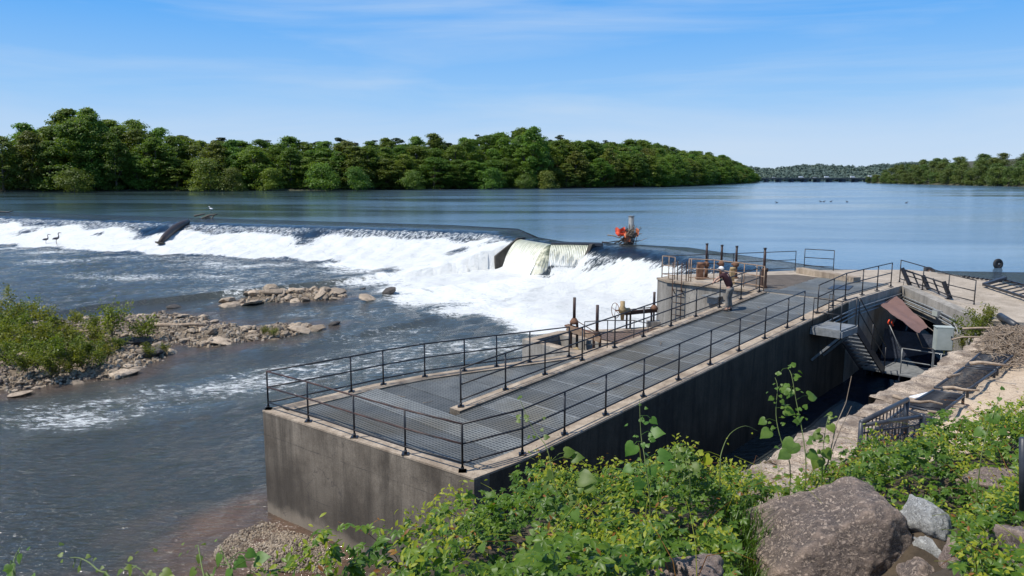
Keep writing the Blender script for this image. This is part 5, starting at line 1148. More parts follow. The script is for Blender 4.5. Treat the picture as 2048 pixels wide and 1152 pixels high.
# log and debris on the dam, pile with wreckage
def log():
    a = PWt(376, 447) + Vector((0, 0, .25)); b = PWt(322, 489) + Vector((0, 0, .3)); pts = [a.lerp(b, t_) + Vector((math.sin(t_ * 3) * -.35, 0, .1 * math.sin(t_ * PI))) for t_ in [k / 6 for k in range(7)]]
    one('log', lambda m: m.tube(pts, [.30, .42, .46, .45, .42, .36, .25], M['wetwood'], 10), 'big dark log lying down the face of the dam', 'log')
log()
def debris(m):
    r = random.Random(8); c = PWt(415, 437) + Vector((0, 0, -.1))
    for k in range(9): stick(m, c + Vector((r.uniform(-1, 1), r.uniform(-.5, .5), r.uniform(0, .6))), r.uniform(.8, 1.7), r.uniform(.06, .15), r.uniform(-.5, .6), r.uniform(.0, .9), M['bark'], r)
one('snag', debris, 'broken tree snag caught on the dam crest under the white bird', 'snag')
one('driftwood_branch', lambda m: stick(m, PWt(5, 427) + Vector((0, 0, .25)), 3.2, .14, .1, .05, M['wetwood'], random.Random(2)), 'dark branch stranded on the dam crest at the left edge', 'driftwood')
one('driftwood_branch', lambda m: stick(m, PWt(355, 668) + Vector((0, 0, .55)), 3.6, .17, -.12, .02, M['drift'], random.Random(6)), 'long weathered log lying along the island spit', 'driftwood')
one('driftwood_branch', lambda m: stick(m, PWt(15, 690) + Vector((0, 0, 1.0)), 3.0, .13, .5, .1, M['drift'], random.Random(4)), 'thick bleached branch among the shrubs at the left edge', 'driftwood')
one('driftwood_branch', lambda m: stick(m, PWt(190, 700) + Vector((0, 0, 1.0)), 2.4, .08, -.4, .1, M['drift'], random.Random(5)), 'pale bare branch lying in the middle of the island', 'driftwood')
pb = P(1261.5, 487, 3.9)
e = empty('steel_pile', 'tall grey steel pile standing in the water with wreckage caught round its foot', 'pile', pb)
zt = D(1261, 432, pb.y).z
part('pipe', e, lambda m: (m.tube([pb + Vector((0, 0, -1.5)), Vector((pb.x, pb.y, zt))], .235, M['pile'], 18), m.tube([Vector((pb.x, pb.y, zt - .06)), Vector((pb.x, pb.y, zt + .02))], .255, M['pile'], 18)))
def wreck(m):
    r = random.Random(12)
    for k in range(70): stick(m, pb + Vector((r.gauss(-.1, .32), r.gauss(-.35, .25), r.uniform(.0, 1.2))), r.uniform(.5, 1.3), r.uniform(.025, .065), r.uniform(-1, 1), r.uniform(-.2, 1.4), M['wetwood'] if r.random() < .65 else M['drift'], r)
    for (dx, dz, L, a) in ((-1.3, .25, 2.1, .1), (-1.1, .55, 1.9, -.2), (-.7, .45, 1.6, .7), (-.5, .6, 1.5, .9)): stick(m, pb + Vector((dx, -.4, dz)), L, .055, 0., a * .8, M['wetwood'] if dz < .5 else M['drift'], r)
one('driftwood_tangle', wreck, 'tangle of wet branches jammed around the steel pile', 'driftwood')
def rag(m):
    pass
def crumple(c, sx, sz, seed, mat):
    mb = MB(); n = 9; vs = []; fs = []
    for i in range(n + 1):
        for j in range(n + 1):
            p = Vector(((i / n - .5) * sx, 0, (j / n - .5) * sz)); q = p * 2.4 + Vector((seed * 5, 0, 0)); s_ = 1 + .35 * noise.noise(q * 1.3); vs.append(Vector(c) + Vector((p.x * s_, noise.noise(q + Vector((0, 9, 0))) * .45, p.z * s_ + noise.noise(q * 2) * .12)))
    for i in range(n):
        for j in range(n):
            if (i in (0, n - 1)) and (j in (0, n - 1)): continue
            k = i * (n + 1) + j; fs.append((k, k + 1, k + n + 2, k + n + 1))
    mb.add(vs, fs, mat, False); return mb
tag(crumple(pb + Vector((-.95, -.7, 1.05)), .85, .6, 1, M['red']).build('torn_plastic'), 'bright red crumpled sheet of plastic caught on the branches', 'plastic sheet')  # crumpled red plastic debris
tag(crumple(pb + Vector((-.42, -.75, .62)), .5, .8, 2, M['orange']).build('torn_cloth'), 'faded orange cloth wrapped in the branches below the red sheet', 'cloth')
tag(crumple(pb + Vector((.42, -.6, .95)), .22, .7, 3, M['orange']).build('torn_cloth'), 'narrow strip of orange cloth on the right side of the pile', 'cloth')
# ------------------------------------------------------------------ birds
def bird(p, s, face, mat, label, cat='heron', neck=1., name='heron', legs=True):
    d_ = Vector((math.cos(face), math.sin(face), 0)); e = empty(name, label, cat, p); l_ = .38 * s if legs else 0; b = Vector(p) + Vector((0, 0, l_ + .12 * s))
    part('body', e, lambda m: (m.tube([b - d_ * .36 * s + Vector((0, 0, -.06 * s)), b - d_ * .2 * s, b, b + d_ * .15 * s + Vector((0, 0, .05 * s)), b + d_ * .2 * s + Vector((0, 0, .22 * s * neck)), b + d_ * .16 * s + Vector((0, 0, .42 * s * neck)), b + d_ * .24 * s + Vector((0, 0, .5 * s * neck)), b + d_ * .32 * s + Vector((0, 0, .49 * s * neck)), b + d_ * .5 * s + Vector((0, 0, .46 * s * neck))], [.01 * s, .09 * s, .12 * s, .08 * s, .04 * s, .032 * s, .045 * s, .03 * s, .006 * s], mat, 8)))
    if legs:
        for q in (-.05, .05): sd_ = Vector((-d_.y, d_.x, 0)) * q * s; part('leg', e, lambda m: m.tube([b + sd_ - Vector((0, 0, .05 * s)), Vector(p) + sd_ + d_ * -.04 * s + Vector((0, 0, .2 * s)), Vector(p) + sd_ - Vector((0, 0, .1))], .012 * s, M['dkrust'], 5))
p1 = PWt(93, 489); p2 = PWt(114, 489)
bird(p1 + Vector((0, 0, .05)), 1.15, .4, M['feather'], 'dark heron wading below the dam, the shorter of the pair'); bird(p2 + Vector((0, 0, .05)), 1.35, .9, M['feather'], 'dark heron stretching its neck, right one of the wading pair')
bird(PWt(423, 436) + Vector((0, 0, .75)), 1.0, 2.8, M['white'], 'white egret perched on the snag at the dam crest', 'egret', .6, 'egret')
for (px, py, lab) in ((1553, 406, 'dark duck swimming alone, leftmost of those on the reservoir'), (1641, 404, 'first of two dark ducks swimming close together'), (1648, 404, 'second of two dark ducks swimming close together'), (1662, 404, 'dark duck just right of the close pair'), (1694, 404.5, 'dark duck between the group and the far right one'), (1813, 406.5, 'dark duck farthest right on the reservoir')):
    bird(P(px, py, 3.86), .95, random.choice((0, 3.1)), M['feather'], lab, 'duck', .5, 'duck', False)
# ------------------------------------------------------------------ person
def skin_obj(name, parent, chains, mat, sub=2, origin=Vector()):
    vs = []; es = []; rs = []; idx = {}
    for ch in chains:
        prev = None
        for (p, r) in ch:
            key = tuple(round(c, 4) for c in p)
            if key not in idx: idx[key] = len(vs); vs.append(tuple(Vector(p))); rs.append(r)
            k = idx[key]
            if prev is not None: es.append((prev, k))
            prev = k
    me = bpy.data.meshes.new(name); me.from_pydata(vs, es, []); me.materials.append(mat); o = link(name, me, parent)
    md = o.modifiers.new('skin', 'SKIN'); md.use_smooth_shade = True
    sk = me.skin_vertices[0].data
    for i, r in enumerate(rs): sk[i].radius = r if isinstance(r, tuple) else (r, r)
    sk[0].use_root = True
    s2 = o.modifiers.new('sub', 'SUBSURF'); s2.levels = sub; s2.render_levels = sub; return o
def person():
    u0, v0 = 26.35, 14.40; z0 = zr(u0) + .0
    base = W(u0, v0, z0); e = empty('person', 'man in white cap, maroon shirt and khaki trousers leaning on the inner railing', 'person', base)
    # local frame: x = +u (his right), y = +v (forward), built rotated
    e.rotation_euler = (0, 0, math.atan2(UY, UX))
    hip = .93
    pel = (0, -.02, hip); wa = (-.02, .04, 1.08); ch = (-.05, .16, 1.30); nk = (-.07, .26, 1.47); nk2 = (-.08, .30, 1.53); hd = (-.10, .36, 1.61); ht = (-.10, .37, 1.69)
    shR = (.12, .22, 1.42); elR = (-.02, .42, 1.22); haR = (-.22, .47, 1.10 + zr(u0) * 0 + .02)
    shL = (-.24, .22, 1.42); elL = (-.38, .42, 1.24); haL = (-.52, .48, 1.07)
    knR = (.10, .05, .50); anR = (.11, -.02, .09); knL = (-.10, .06, .50); anL = (-.13, .00, .09)
    def fingers(h, sgn):
        out = []; hx, hy, hz_ = h
        for k, (dx, L) in enumerate(((-.03, .07), (-.01, .08), (.01, .075), (.03, .06))): out.append([((hx, hy, hz_), .022), ((hx + dx * .9, hy + .05, hz_ + .005), .013), ((hx + dx, hy + .05 + L * .5, hz_ - .01), .009), ((hx + dx, hy + .05 + L * .8, hz_ - .045), .008)])
        out.append([((hx, hy, hz_), .022), ((hx + .035 * sgn, hy + .01, hz_ - .01), .010), ((hx + .05 * sgn, hy + .04, hz_ - .035), .009)]); return out
    ch_ = [[(pel, .12), (wa, .115), (ch, .13), (nk, .07), (nk2, .052), (hd, .082), (ht, .072)],
           [(ch, .13), (shR, .058), (elR, .043), (haR, .026)], [(ch, .13), (shL, .058), (elL, .043), (haL, .026)],
           [(pel, .12), ((.085, 0, .84), .085), (knR, .055), (anR, .04), ((.12, .10, .045), .035)], [(pel, .12), ((-.085, 0, .84), .085), (knL, .055), (anL, .04), ((-.15, .12, .045), .035)]]
    ch_ += fingers(haR, -1) + fingers(haL, 1)
    skin_obj('body', e, ch_, M['skin'])
    skin_obj('shirt', e, [[((0, -.02, .90), .150), (wa, .152), (ch, .168), ((-.065, .235, 1.43), .10)], [(ch, .168), (shR, .088), ((.06, .32, 1.30), .068)], [(ch, .168), (shL, .088), ((-.30, .32, 1.31), .068)]], M['maroon'])
    skin_obj('trousers', e, [[((0, -.02, .97), .142), (pel, .148), ((.09, 0, .80), .108), (knR, .083), ((.11, -.01, .14), .072)], [(pel, .148), ((-.09, 0, .80), .108), (knL, .083), ((-.13, .0, .14), .072)]], M['khaki'])
    skin_obj('sleeve', e, [[((.07, .31, 1.31), .055), (elR, .05), ((-.13, .45, 1.15), .034)]], M['greens'], 1)
    for nm, an, q in (('shoe', anR, .015), ('shoe', anL, -.02)): skin_obj('shoe', e, [[((an[0], an[1] - .05, .055), .052), ((an[0] + q * .5, an[1] + .07, .045), .05), ((an[0] + q, an[1] + .19, .035), .038)]], M['shoe'], 1)
    mb = MB(); c = Vector((-.10, .36, 1.655)); vs = []; n = 16
    for j in range(6):
        t_ = j / 5 * PI / 2
        for i in range(n): a = 2 * PI * i / n; vs.append(c + Vector((math.cos(a) * .098 * math.cos(t_), math.sin(a) * .112 * math.cos(t_), .095 * math.sin(t_))))
    mb.add(vs, [(j * n + i, j * n + (i + 1) % n, (j + 1) * n + (i + 1) % n, (j + 1) * n + i) for j in range(5) for i in range(n)], M['capw'], True)
    br_ = [c + Vector((math.sin(a) * .088, .085 + math.cos(a) * .10, -.01 - .02 * math.cos(a))) for a in [k * PI / 8 - PI / 2 for k in range(9)]]
    mb.add(br_ + [p + Vector((0, 0, .012)) for p in br_], [tuple(range(9)), tuple(range(17, 8, -1))] + [(i, i + 1, 10 + i, 9 + i) for i in range(8)], M['capw']); mb.build('cap', e)
    mb = MB(); c2 = Vector((-.10, .335, 1.615)); mb.tube([c2 + Vector((0, -.04, -.06)), c2 + Vector((0, -.03, -.01)), c2 + Vector((0, -.01, .05))], [.05, .078, .085], M['hair'], 12); mb.build('hair', e)
    mb = MB(); f0 = Vector((-.10, .36, 1.61))
    for s_ in (-1, 1):
        mb.tube([f0 + Vector((s_ * .083, -.01, -.03)), f0 + Vector((s_ * .09, -.012, 0)), f0 + Vector((s_ * .085, -.01, .03))], [.008, .014, .009], M['skin'], 6)
    mb.tube([f0 + Vector((0, .078, .02)), f0 + Vector((0, .10, -.012)), f0 + Vector((0, .08, -.022))], [.008, .015, .008], M['skin'], 6)
    for s_ in (-1, 1): mb.tube([f0 + Vector((s_ * .03, .076, .014)), f0 + Vector((s_ * .03, .083, .014))], .008, M['shoe'], 6)
    mb.tube([f0 + Vector((-.022, .074, -.045)), f0 + Vector((0, .082, -.047)), f0 + Vector((.022, .074, -.045))], .005, M['redshoot'], 5); mb.build('face', e)
person()
# ------------------------------------------------------------------ island shrubs
def shrub_mesh(seed, h, w_, n, size, stems=7):
    r = np.random.default_rng(seed); rr = random.Random(seed); Cs = []; mb = MB()
    for k in range(stems):
        a = rr.uniform(0, 6.28); lean = rr.uniform(.1, 1.) * w_ * .5; top = Vector((math.cos(a) * lean, math.sin(a) * lean, h * rr.uniform(.5, 1.))); mid = top * .5 + Vector((rr.uniform(-.1, .1), rr.uniform(-.1, .1), .05)) * h
        mb.tube([(0, 0, -.1), mid, top], [.018, .012, .005], M['bark'], 4, False)
        m = n // stems; t_ = r.uniform(.25, 1.05, m)[:, None]; mid_ = np.array(mid); tp = np.array(top); base = np.where(t_ < .5, mid_ * t_ * 2, mid_ + (tp - mid_) * (t_ - .5) * 2)
        Cs.append(base + r.normal(0, .13 * w_ / 1.4, (m, 3)) * (1.25 - t_ * .6))
    C = np.concatenate(Cs); V, Fq = leaf_quads(C, np.tile(np.array([0, 0, .8]), (len(C), 1)), size, r, .8); return mesh_np('foliage', V, Fq, M['shrub']), mb.build('stems', obj=False)
SHR = [shrub_mesh(500 + i, 1.5, 1.8, 900, .115) for i in range(4)]
random.seed(31)
SP = [(15, 655, 2.2), (40, 700, 1.7), (60, 680, 1.8), (95, 700, 1.7), (20, 730, 1.7), (75, 735, 1.6), (120, 725, 1.7), (150, 700, 1.6), (165, 735, 1.4), (120, 670, 2.0), (75, 650, 1.9), (190, 690, 1.8), (200, 730, 1.3), (45, 648, 2.), (225, 668, 2.1), (0, 700, 1.8), (150, 655, 1.5), (235, 700, 1.1), (290, 680, 1.9), (300, 712, 1.), (185, 660, 1.4), (5, 675, 1.8), (105, 750, 1.0), (330, 705, .7), (545, 672, .8), (530, 668, .7), (175, 715, 1.5), (60, 715, 1.4), (10, 690, 1.8), (30, 715, 1.7), (90, 685, 1.7), (110, 712, 1.6), (135, 690, 1.6), (50, 740, 1.3), (100, 740, 1.2), (140, 745, 1.), (25, 670, 1.8), (70, 695, 1.5), (205, 700, 1.2), (215, 715, 1.), (155, 722, 1.2)]
for px, py, h in SP:
    p = PWt(px, py); zz = h1(p.x, p.y)[0]; q = P(px, py, zz); fm, sm_ = random.choice(SHR)
    lab = 'leafy green shrub in the thicket on the near left island'; grp = 'leafy shrubs in the island thicket'
    if (px, py) == (225, 668): lab = 'tall leaning shrub right of the island thicket'; grp = None
    if (px, py) == (290, 680): lab = 'feathery shrub by the dark block on the island'; grp = None
    if px > 500: lab = 'low weed tuft among the rocks of the island spit'; grp = 'weed tufts on the island spit'
    if px in (300, 330): lab = 'small green sprig at the near tip of the island'; grp = 'sprigs at the island tip'
    e = empty('shrub', lab, 'shrub', (q.x, q.y, zz - .03), grp, random.uniform(0, 6)); s = h / 1.5 * .88; e.scale = (s * random.uniform(.95, 1.3), s, s * random.uniform(.8, 1.)); link('foliage', fm, e); link('stems', sm_, e)
# tall lone sapling at left
q = PWt(45, 660); e = empty('sapling', 'thin leaning sapling rising above the island thicket at the left', 'sapling', q); r = np.random.default_rng(4)
tp = D(12, 578, q.y); part('stem', e, lambda m: m.tube([q + Vector((0, 0, .5)), q.lerp(tp, .55) + Vector((.1, 0, .2)), tp], [.025, .018, .008], M['bark'], 5))
C = np.concatenate([np.array(q.lerp(tp, t_)) + r.normal(0, s_, (n_, 3)) for t_, s_, n_ in ((.97, .16, 90), (.85, .2, 120), (.75, .15, 50), (.5, .2, 90))]); V, Fq = leaf_quads(C, np.tile(np.array([0, 0, .8]), (len(C), 1)), .11, r, .8)
link('foliage', mesh_np('foliage', V - np.array(q), Fq, M['shrub']), e)
# plants by the pier at the right
for (px, py, h, z) in ((1938, 690, 1.0, 3.1), (1960, 668, .9, 3.5), (1925, 700, .5, 3.1), (1978, 640, .5, 3.9), (1895, 712, .4, 3.0)):
    q = P(px, py, z); e = empty('weed', 'leafy weed growing at the pier beside the grey cabinet', 'weed', q, 'weeds growing at the pier', random.uniform(0, 6)); s = h / 1.5; e.scale = (s * 1.0, s * 1.0, s * 1.3); fm, sm_ = random.choice(SHR); link('foliage', fm, e); link('stems', sm_, e)
# ------------------------------------------------------------------ foreground boulders
def D3(px, py, dep): return D(px, py, dep)
def big_rock(px0, px1, py0, py1, dep, depthr, mat, label, seed, silh=None, p=16, sub=6):
    c = D((px0 + px1) / 2, (py0 + py1) / 2, dep); sx = (px1 - px0) / 2 * dep / F; sz = (py1 - py0) / 2 * dep / F
    pl = None
    if silh:
        pl = []; n = len(silh); cxp, cyp = (px0 + px1) / 2, (py0 + py1) / 2
        pts = [((x - cxp) / ((px1 - px0) / 2), -(y - cyp) / ((py1 - py0) / 2)) for x, y in silh]
        for i in range(n):
            a, b = pts[i], pts[(i + 1) % n]; nx_, nz_ = (b[1] - a[1]), -(b[0] - a[0]); L = math.hypot(nx_, nz_); nx_, nz_ = nx_ / L, nz_ / L; h = nx_ * a[0] + nz_ * a[1]
            if h < 0: nx_, nz_, h = -nx_, -nz_, -h
            pl.append((Vector((nx_, 0, nz_)), max(h, .2))); 
        pl += [(Vector((0, -1, .5)).normalized(), .8), (Vector((.5, -1, .2)).normalized(), .85), (Vector((0, -1, -.1)).normalized(), 1.1), (Vector((-.6, -1, .5)).normalized(), 1.0), (Vector((0, 1, .1)).normalized(), .9), (Vector((.2, -.6, .9)).normalized(), 1.02), (Vector((-.3, .8, .8)).normalized(), 1.0)]
    me = rock_mesh('boulder', seed, (sx, depthr, sz), mat, sub, p, .05 if silh else .06, pl); o = link('boulder', me, None, c); return tag(o, label, 'boulder')
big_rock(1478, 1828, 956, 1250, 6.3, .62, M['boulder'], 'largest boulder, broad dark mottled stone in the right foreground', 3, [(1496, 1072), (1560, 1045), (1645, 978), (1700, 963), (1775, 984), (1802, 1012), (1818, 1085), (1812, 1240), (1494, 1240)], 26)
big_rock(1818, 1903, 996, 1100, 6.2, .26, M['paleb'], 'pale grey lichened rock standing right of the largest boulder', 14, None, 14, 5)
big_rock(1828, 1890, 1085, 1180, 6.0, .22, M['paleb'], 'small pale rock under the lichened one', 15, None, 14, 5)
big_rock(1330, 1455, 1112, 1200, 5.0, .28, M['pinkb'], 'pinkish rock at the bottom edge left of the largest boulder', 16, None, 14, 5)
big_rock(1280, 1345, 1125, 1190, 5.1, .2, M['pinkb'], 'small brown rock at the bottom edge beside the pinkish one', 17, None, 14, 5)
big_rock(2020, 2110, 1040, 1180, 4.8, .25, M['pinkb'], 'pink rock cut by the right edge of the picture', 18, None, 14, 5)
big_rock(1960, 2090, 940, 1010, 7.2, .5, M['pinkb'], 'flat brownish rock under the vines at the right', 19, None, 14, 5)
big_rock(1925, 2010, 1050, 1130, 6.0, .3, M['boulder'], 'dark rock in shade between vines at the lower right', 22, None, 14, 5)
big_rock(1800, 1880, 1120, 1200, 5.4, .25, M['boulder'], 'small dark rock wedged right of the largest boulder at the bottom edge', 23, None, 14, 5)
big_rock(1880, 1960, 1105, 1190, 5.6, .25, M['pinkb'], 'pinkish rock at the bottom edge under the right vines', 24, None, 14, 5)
BOULD = [(D(1656, 1080, 6.3), .75), (D(1860, 1045, 6.2), .26), (D(1390, 1140, 5.0), .2)]
# ------------------------------------------------------------------ foreground plants
def leaflet(L, wd, fold=.25, droop=.25):      # in local frame: along +x, up +z
    xs = [0, .28, .58, .82, 1.]; ws = [.04, .34, .42, .22, 0.]; vs = []
    for x, w_ in zip(xs, ws):
        z = -droop * L * x * x; vs += [(x * L, -w_ * wd, z + fold * w_ * wd), (x * L, 0, z), (x * L, w_ * wd, z + fold * w_ * wd)]
    fs = []
    for i in range(4): a = i * 3; fs += [(a, a + 3, a + 4, a + 1), (a + 1, a + 4, a + 5, a + 2)]
    return np.array(vs), np.array(fs)
def heart(L):
    prof = [(-.16, .22), (-.10, .42), (.10, .54), (.38, .50), (.66, .30), (.86, .12), (1.04, 0.)]; vs = []; 
    for x, w_ in prof:
        xc = max(x, 0.0) if w_ > .3 or x >= 0 else 0.; z = -.22 * L * x * abs(x)
        vs += [(x * L, -w_ * L, z + .10 * w_ * L - .12 * L * w_ * w_), (x * L * .5, -w_ * L * .5, z + .10 * w_ * L), (max(x, -.02) * L, 0, z), (x * L * .5 if x < 0 else x * L, w_ * L * .5, z + .10 * w_ * L), (x * L, w_ * L, z + .10 * w_ * L - .12 * L * w_ * w_)]
        vs[-4] = (vs[-2][0], -w_ * L * .5, vs[-2][2])
    fs = []
    for i in range(6):
        for j in range(4): a = i * 5 + j; fs.append((a, a + 5, a + 6, a + 1))
    return np.array(vs), np.array(fs)
def frames(N, A):
    N = N / np.linalg.norm(N, axis=1)[:, None]; A = A - N * np.sum(A * N, 1)[:, None]; A /= np.linalg.norm(A, axis=1)[:, None] + 1e-9; B = np.cross(N, A); return np.stack([A, B, N], 2)
def stamp(base, C, Rm, S):                      # place a template at many spots
    v, f = base; n = len(C); V = np.einsum('nij,kj->nki', Rm, v) * S[:, None, None] + C[:, None, :]; Fq = (f[None] + (np.arange(n) * len(v))[:, None, None]).reshape(-1, 4); return V.reshape(-1, 3), Fq
def palmate(k=5):
    vs = []; fs = []; o = 0
    for i in range(k):
        a = (i - (k - 1) / 2) * .95; L = 1. - .22 * abs(i - (k - 1) / 2) / 1.2; v, f = leaflet(L, .62 * L * .9, .35, .22); c, s = math.cos(a), math.sin(a); v = np.stack([v[:, 0] * c - v[:, 1] * s, v[:, 0] * s + v[:, 1] * c, v[:, 2]], 1) ; vs.append(v); fs.append(f + o); o += len(v)
    return np.concatenate(vs), np.concatenate(fs)
def ground_pts(n, seed, poly, clear=.0):
    r = np.random.default_rng(seed); xs = [p[0] for p in poly]; ys = [p[1] for p in poly]; X = r.uniform(min(xs), max(xs), n * 6); Y = r.uniform(min(ys), max(ys), n * 6); k = inpoly(X, Y, poly)
    for c, rad in BOULD: k &= np.hypot(X - c.x, (Y - c.y) * .9) > rad
    dep_ = Y * math.cos(PT) + (H - 7.0) * math.sin(PT); px_ = 1024 + F * X / dep_
    k &= ~((px_ > 1478) & (px_ < 1915) & (Y < 6.4)) & ~((px_ > 1322) & (px_ < 1465) & (Y < 4.9) & (r.random(len(X)) < .93))
    k &= ~((np.abs(X - 3.05) < .42) & (np.abs(Y - 8.0) < 1.2) & (r.random(len(X)) < .8))
    X, Y = X[k][:n], Y[k][:n]; return X, Y, nb(X, Y)[0]
VEG = [(-1.9, 2.1), (-1.2, 3.8), (-.7, 5.0), (-.4, 6.4), (.4, 7.7), (2.2, 8.7), (5, 9.4), (8, 10.2), (11, 11.0), (12, 8.2), (8.5, 7.0), (6.2, 6.3), (5.2, 5.0), (3.3, 4.2), (1.6, 2.6), (0, 1.9)]
def vegmass(name, tmpl, n, seed, size, mat, label, cat, hmin, hmax, tilt=.6, hill=.18, clump=None):
    r = np.random.default_rng(seed); X, Y, Z = ground_pts(n, seed, VEG)
    if clump:
        cl = fbm(X, Y, clump, 8, seed + 3) > -.15 + .9 * (r.random(len(X)) - .5); X, Y, Z = X[cl], Y[cl], Z[cl]
    hh = hmin + (hmax - hmin) * r.random(len(X)) ** .55 + hill * fbm(X, Y, 1.1, 8, 90) ; hh = hh + .16 * smooth(3.6, 6, X) * smooth(6.3, 8.2, Y) * r.random(len(X)); hh = np.maximum(hh, .03)
    C = np.stack([X, Y, Z + hh], 1); N = np.array([-.35, -.25, 1.]) + r.normal(0, tilt, (len(X), 3)) * np.array([1, 1, .35]); N[:, 2] = np.abs(N[:, 2]) + .15
    Rm = frames(N, r.normal(0, 1, (len(X), 3))); V, Fq = stamp(tmpl, C, Rm, size * r.uniform(.55, 1.25, len(X))); tag(link(name, mesh_np(name, V, Fq, mat, True)), label, cat, kind='stuff')
PAL = palmate(5); HRT = heart(1.); LFT = leaflet(1., .5)
vegmass('creeper_leaves', PAL, 12800, 601, .07, M['creeper'], 'dense carpet of dark green five fingered creeper over the bank', 'creeper', .02, .36, .55)
vegmass('yellow_shoots', LFT, 34000, 602, .043, M['yshoot'], 'fine yellow green new shoots mixed through the creeper', 'vine leaves', .10, .46, .9, .18, 1.3)
vegmass('broad_vine_leaves', HRT, 1900, 603, .048, M['vineleaf'], 'broad light green vine leaves scattered over the creeper', 'vine leaves', .15, .42, .6)
vegmass('red_shoot_tips', LFT, 3000, 604, .036, M['redshoot'], 'reddish brown young shoot tips among the creeper', 'vine leaves', .2, .48, .9, .18, 1.0)
def grassm(m):
    r = random.Random(77)
    for k in range(1100):
        q = D(r.uniform(1450, 1540), 1080, r.uniform(5.6, 7.6)); x = q.x + r.gauss(0, .08); y = q.y; z = nb1(x, y); h = r.uniform(.1, .33); a = r.uniform(0, 6.28); d_ = Vector((math.cos(a), math.sin(a), 0)); s_ = Vector((-d_.y, d_.x, 0)) * .004
        p0 = Vector((x, y, z)); p1 = p0 + Vector((0, 0, h * .6)) + d_ * h * .15; p2 = p0 + Vector((0, 0, h * .9)) + d_ * h * .5; m.add([p0 - s_, p0 + s_, p1 + s_, p1 - s_, p2], [(0, 1, 2, 3), (3, 2, 4)], M['creeper'])
one('grass', grassm, 'thin bright grass growing left of the largest boulder', 'grass', kind='stuff')
def tendrils(m):
    r = random.Random(78)
    for k in range(420):
        x = r.uniform(-1.3, 9); y = r.uniform(3, 9.6)
        if not inpoly(np.array([x]), np.array([y]), VEG)[0]: continue
        pxx = 1024 + F * x / (y + .35)
        if 1470 < pxx < 1920 and y < 6.6: continue
        p = Vector((x, y, nb1(x, y) + .05)); a = r.uniform(0, 6.28); L = r.uniform(.25, .7); d_ = Vector((math.cos(a), math.sin(a), 0)); pts = [p, p + Vector((0, 0, L * .55)) + d_ * L * .2, p + Vector((0, 0, L * .8)) + d_ * L * .6, p + Vector((0, 0, L * r.uniform(.55, .95))) + d_ * L]
        m.tube(pts, [.003, .0028, .002, .0012], M['yshoot'] if r.random() < .6 else M['redshoot'], 4, False)
one('tendrils', tendrils, 'thin curling tendrils rising out of the creeper', 'tendrils', kind='stuff')
def vine(path, dep, leaves, lsize, label, seed, mat='vineleaf', small=20):
    pts = [D(x, y, dep + .12 * i) for i, (x, y) in enumerate(path)]; b = pts[0]; g = nb1(b.x, b.y)
    if b.z > g: pts = [Vector((b.x + .02, b.y + .02, g))] + pts
    e = empty('vine', label, 'vine', pts[0]); sm_pts = []
    for i in range(len(pts) - 1):
        p0 = pts[max(i - 1, 0)]; p1 = pts[i]; p2 = pts[i + 1]; p3 = pts[min(i + 2, len(pts) - 1)]
        for k in range(4): t_ = k / 4; sm_pts.append(.5 * ((2 * p1) + (p2 - p0) * t_ + (2 * p0 - 5 * p1 + 4 * p2 - p3) * t_ ** 2 + (3 * p1 - p0 - 3 * p2 + p3) * t_ ** 3))
    sm_pts.append(pts[-1]); n = len(sm_pts); part('stem', e, lambda m: m.tube(sm_pts, [.0062 * (1 - .7 * k / n) for k in range(n)], M['stem'], 6, False))
    r = np.random.default_rng(seed); C = []; N = []; A_ = []; S = []
    def near(x, y):
        best = min(range(n), key=lambda k: (D(x, y, sm_pts[k].y) - sm_pts[k]).length); return sm_pts[best], D(x, y, sm_pts[best].y + r.uniform(-.05, .05))
    pet = MB()
    for (x, y, s) in leaves:
        a, c = near(x, y); pet.tube([a, a.lerp(c, .6) + Vector((0, 0, .02)), c], .0025, M['stem'], 4, False); C.append(c); dd = (c - a); A_.append((dd.x + r.normal(0, .01), dd.y, dd.z - .06)); N.append((r.normal(-.35, .35), -.75 + r.normal(0, .25), .65)); S.append(s * dep / F)
    for k in range(small):
        i = int(n * (.3 + .69 * r.random())); a = sm_pts[min(i, n - 1)]; o = Vector((r.normal(0, .05), r.normal(0, .04), r.normal(.01, .03))); C.append(a + o); A_.append(tuple(o)); N.append((r.normal(-.3, .4), -.5 + r.normal(0, .4), .8)); S.append(lsize * r.uniform(.25, .6) * dep / F)
    V, Fq = stamp(HRT, np.array(C, float), frames(np.array(N, float), np.array(A_, float)), np.array(S, float) * r.uniform(.8, 1.15, len(S))); o = link('leaves', mesh_np('leaves', V - np.array(pts[0]), Fq, M[mat], True), e)
    if pet.v: so_ = e.children[0]; me2 = pet.build('leaf_stalks', obj=False); me2.transform(Matrix.Translation(-pts[0])); import bmesh; bm = bmesh.new(); bm.from_mesh(so_.data); bm.from_mesh(me2); bm.to_mesh(so_.data); bm.free()
vine([(1160, 1090), (1120, 1010), (1095, 900), (1068, 862), (1040, 800)], 5.2, [(1130, 905, 24), (1098, 970, 26), (1145, 915, 27), (1160, 955, 34), (1172, 975, 26), (1105, 945, 20), (1140, 1000, 26), (1108, 1010, 24)], 24, 'tall vine with wide heart shaped leaves, leftmost of the upright ones', 1)
vine([(1300, 1010), (1290, 920), (1282, 870), (1279, 800)], 5.8, [(1268, 890, 30), (1303, 865, 26), (1303, 838, 20), (1318, 910, 30), (1300, 935, 22), (1262, 935, 22), (1282, 962, 22), (1330, 930, 20)], 22, 'upright vine with a bare pointed tip against the dark wall', 2)
vine([(1580, 930), (1562, 880), (1552, 830), (1555, 775), (1550, 755)], 7.1, [(1538, 862, 28), (1565, 775, 18), (1570, 820, 20), (1530, 840, 18), (1545, 795, 14)], 20, 'upright vine left of the tallest one, thin with few leaves', 3)
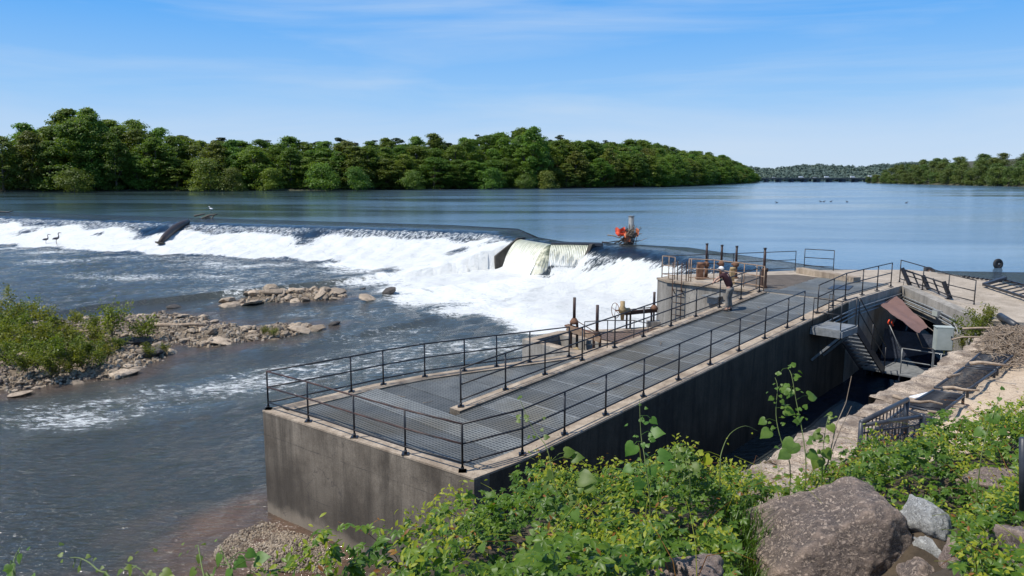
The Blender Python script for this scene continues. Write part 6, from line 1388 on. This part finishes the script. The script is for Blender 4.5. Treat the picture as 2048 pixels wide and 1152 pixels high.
vine([(1612, 930), (1604, 860), (1592, 800), (1583, 750), (1575, 736)], 7.0, [(1617, 792, 30), (1582, 780, 20), (1590, 752, 16), (1600, 835, 18), (1588, 885, 32), (1618, 905, 24), (1575, 905, 22), (1560, 745, 12)], 22, 'tallest upright vine of the foreground, reaching up before the canal', 4)
vine([(1645, 930), (1648, 880), (1655, 840), (1660, 830)], 7.3, [(1640, 868, 26), (1660, 850, 18), (1650, 900, 24), (1638, 915, 26)], 20, 'short leafy vine right of the tallest one', 5)
vine([(1440, 940), (1443, 905), (1460, 868), (1490, 852), (1515, 862)], 6.6, [(1420, 915, 22), (1405, 905, 18)], 10, 'arching yellowish tendril vine bending to the right', 6, 'yshoot', 4)
vine([(1380, 960), (1372, 925), (1375, 895)], 6.4, [(1365, 905, 18), (1385, 930, 22), (1360, 930, 20)], 18, 'small dark leafed shoot before the wall between two vines', 7)
vine([(1960, 930), (1975, 860), (1992, 815), (2000, 785)], 6.2, [(1990, 830, 20), (1965, 860, 24), (2000, 860, 22)], 20, 'vine climbing at the right above the sand', 8)
for i, (pth, lv, lab) in enumerate(((((30, 1190), (30, 1150), (28, 1120), (40, 1095)), [(20, 1130, 26), (40, 1110, 22), (25, 1148, 24)], 'leafy vine tip in the bottom left corner'), (((230, 1190), (195, 1140), (165, 1118), (140, 1115)), [(150, 1125, 16), (160, 1135, 14), (215, 1150, 20)], 'arching vine tip at the bottom left'),
        (((330, 1200), (300, 1160), (275, 1135), (250, 1128)), [(262, 1140, 18), (325, 1145, 24), (335, 1160, 26), (290, 1160, 18)], 'low vine tip second from the bottom left corner'), (((420, 1200), (405, 1140), (398, 1100), (396, 1090)), [(400, 1112, 16), (418, 1150, 26), (390, 1140, 18)], 'upright vine tip left of the gravel bar'),
        (((470, 1210), (465, 1150), (450, 1115), (440, 1092)), [(440, 1110, 24), (475, 1120, 26), (512, 1120, 34), (495, 1105, 22), (460, 1140, 30), (430, 1140, 26)], 'vine with a large round leaf before the gravel bar'), (((560, 1200), (520, 1155), (500, 1140)), [(500, 1150, 22), (540, 1160, 22)], 'low leafy vine at the bottom edge under the gravel bar'))):
    vine(list(pth), 3.4, lv, 24, lab, 20 + i, small=8)
one('dead_twig', lambda m: m.tube([D(1655, 930, 7.4), D(1672, 850, 7.5), D(1692, 805, 7.5), D(1703, 752, 7.5)], [.008, .006, .004, .002], M['drift'], 5), 'tall dead twig standing before the canal', 'twig')
one('dead_twig', lambda m: m.tube([D(1650, 940, 7.3), D(1680, 860, 7.4), D(1703, 812, 7.4)], [.006, .005, .002], M['drift'], 5), 'shorter dead twig right of the tallest vine', 'twig')
one('flower', lambda m: [m.add([D(1530 + 9 * k, 924 - 2 * k, 6.5) + Vector((a, -.01, b)) for a, b in ((-.022, 0), (0, -.014), (.022, 0), (0, .014))], [(0, 1, 2, 3)], M['gear']) for k in range(2)], 'small yellow flower among the vines before the sand', 'flower')
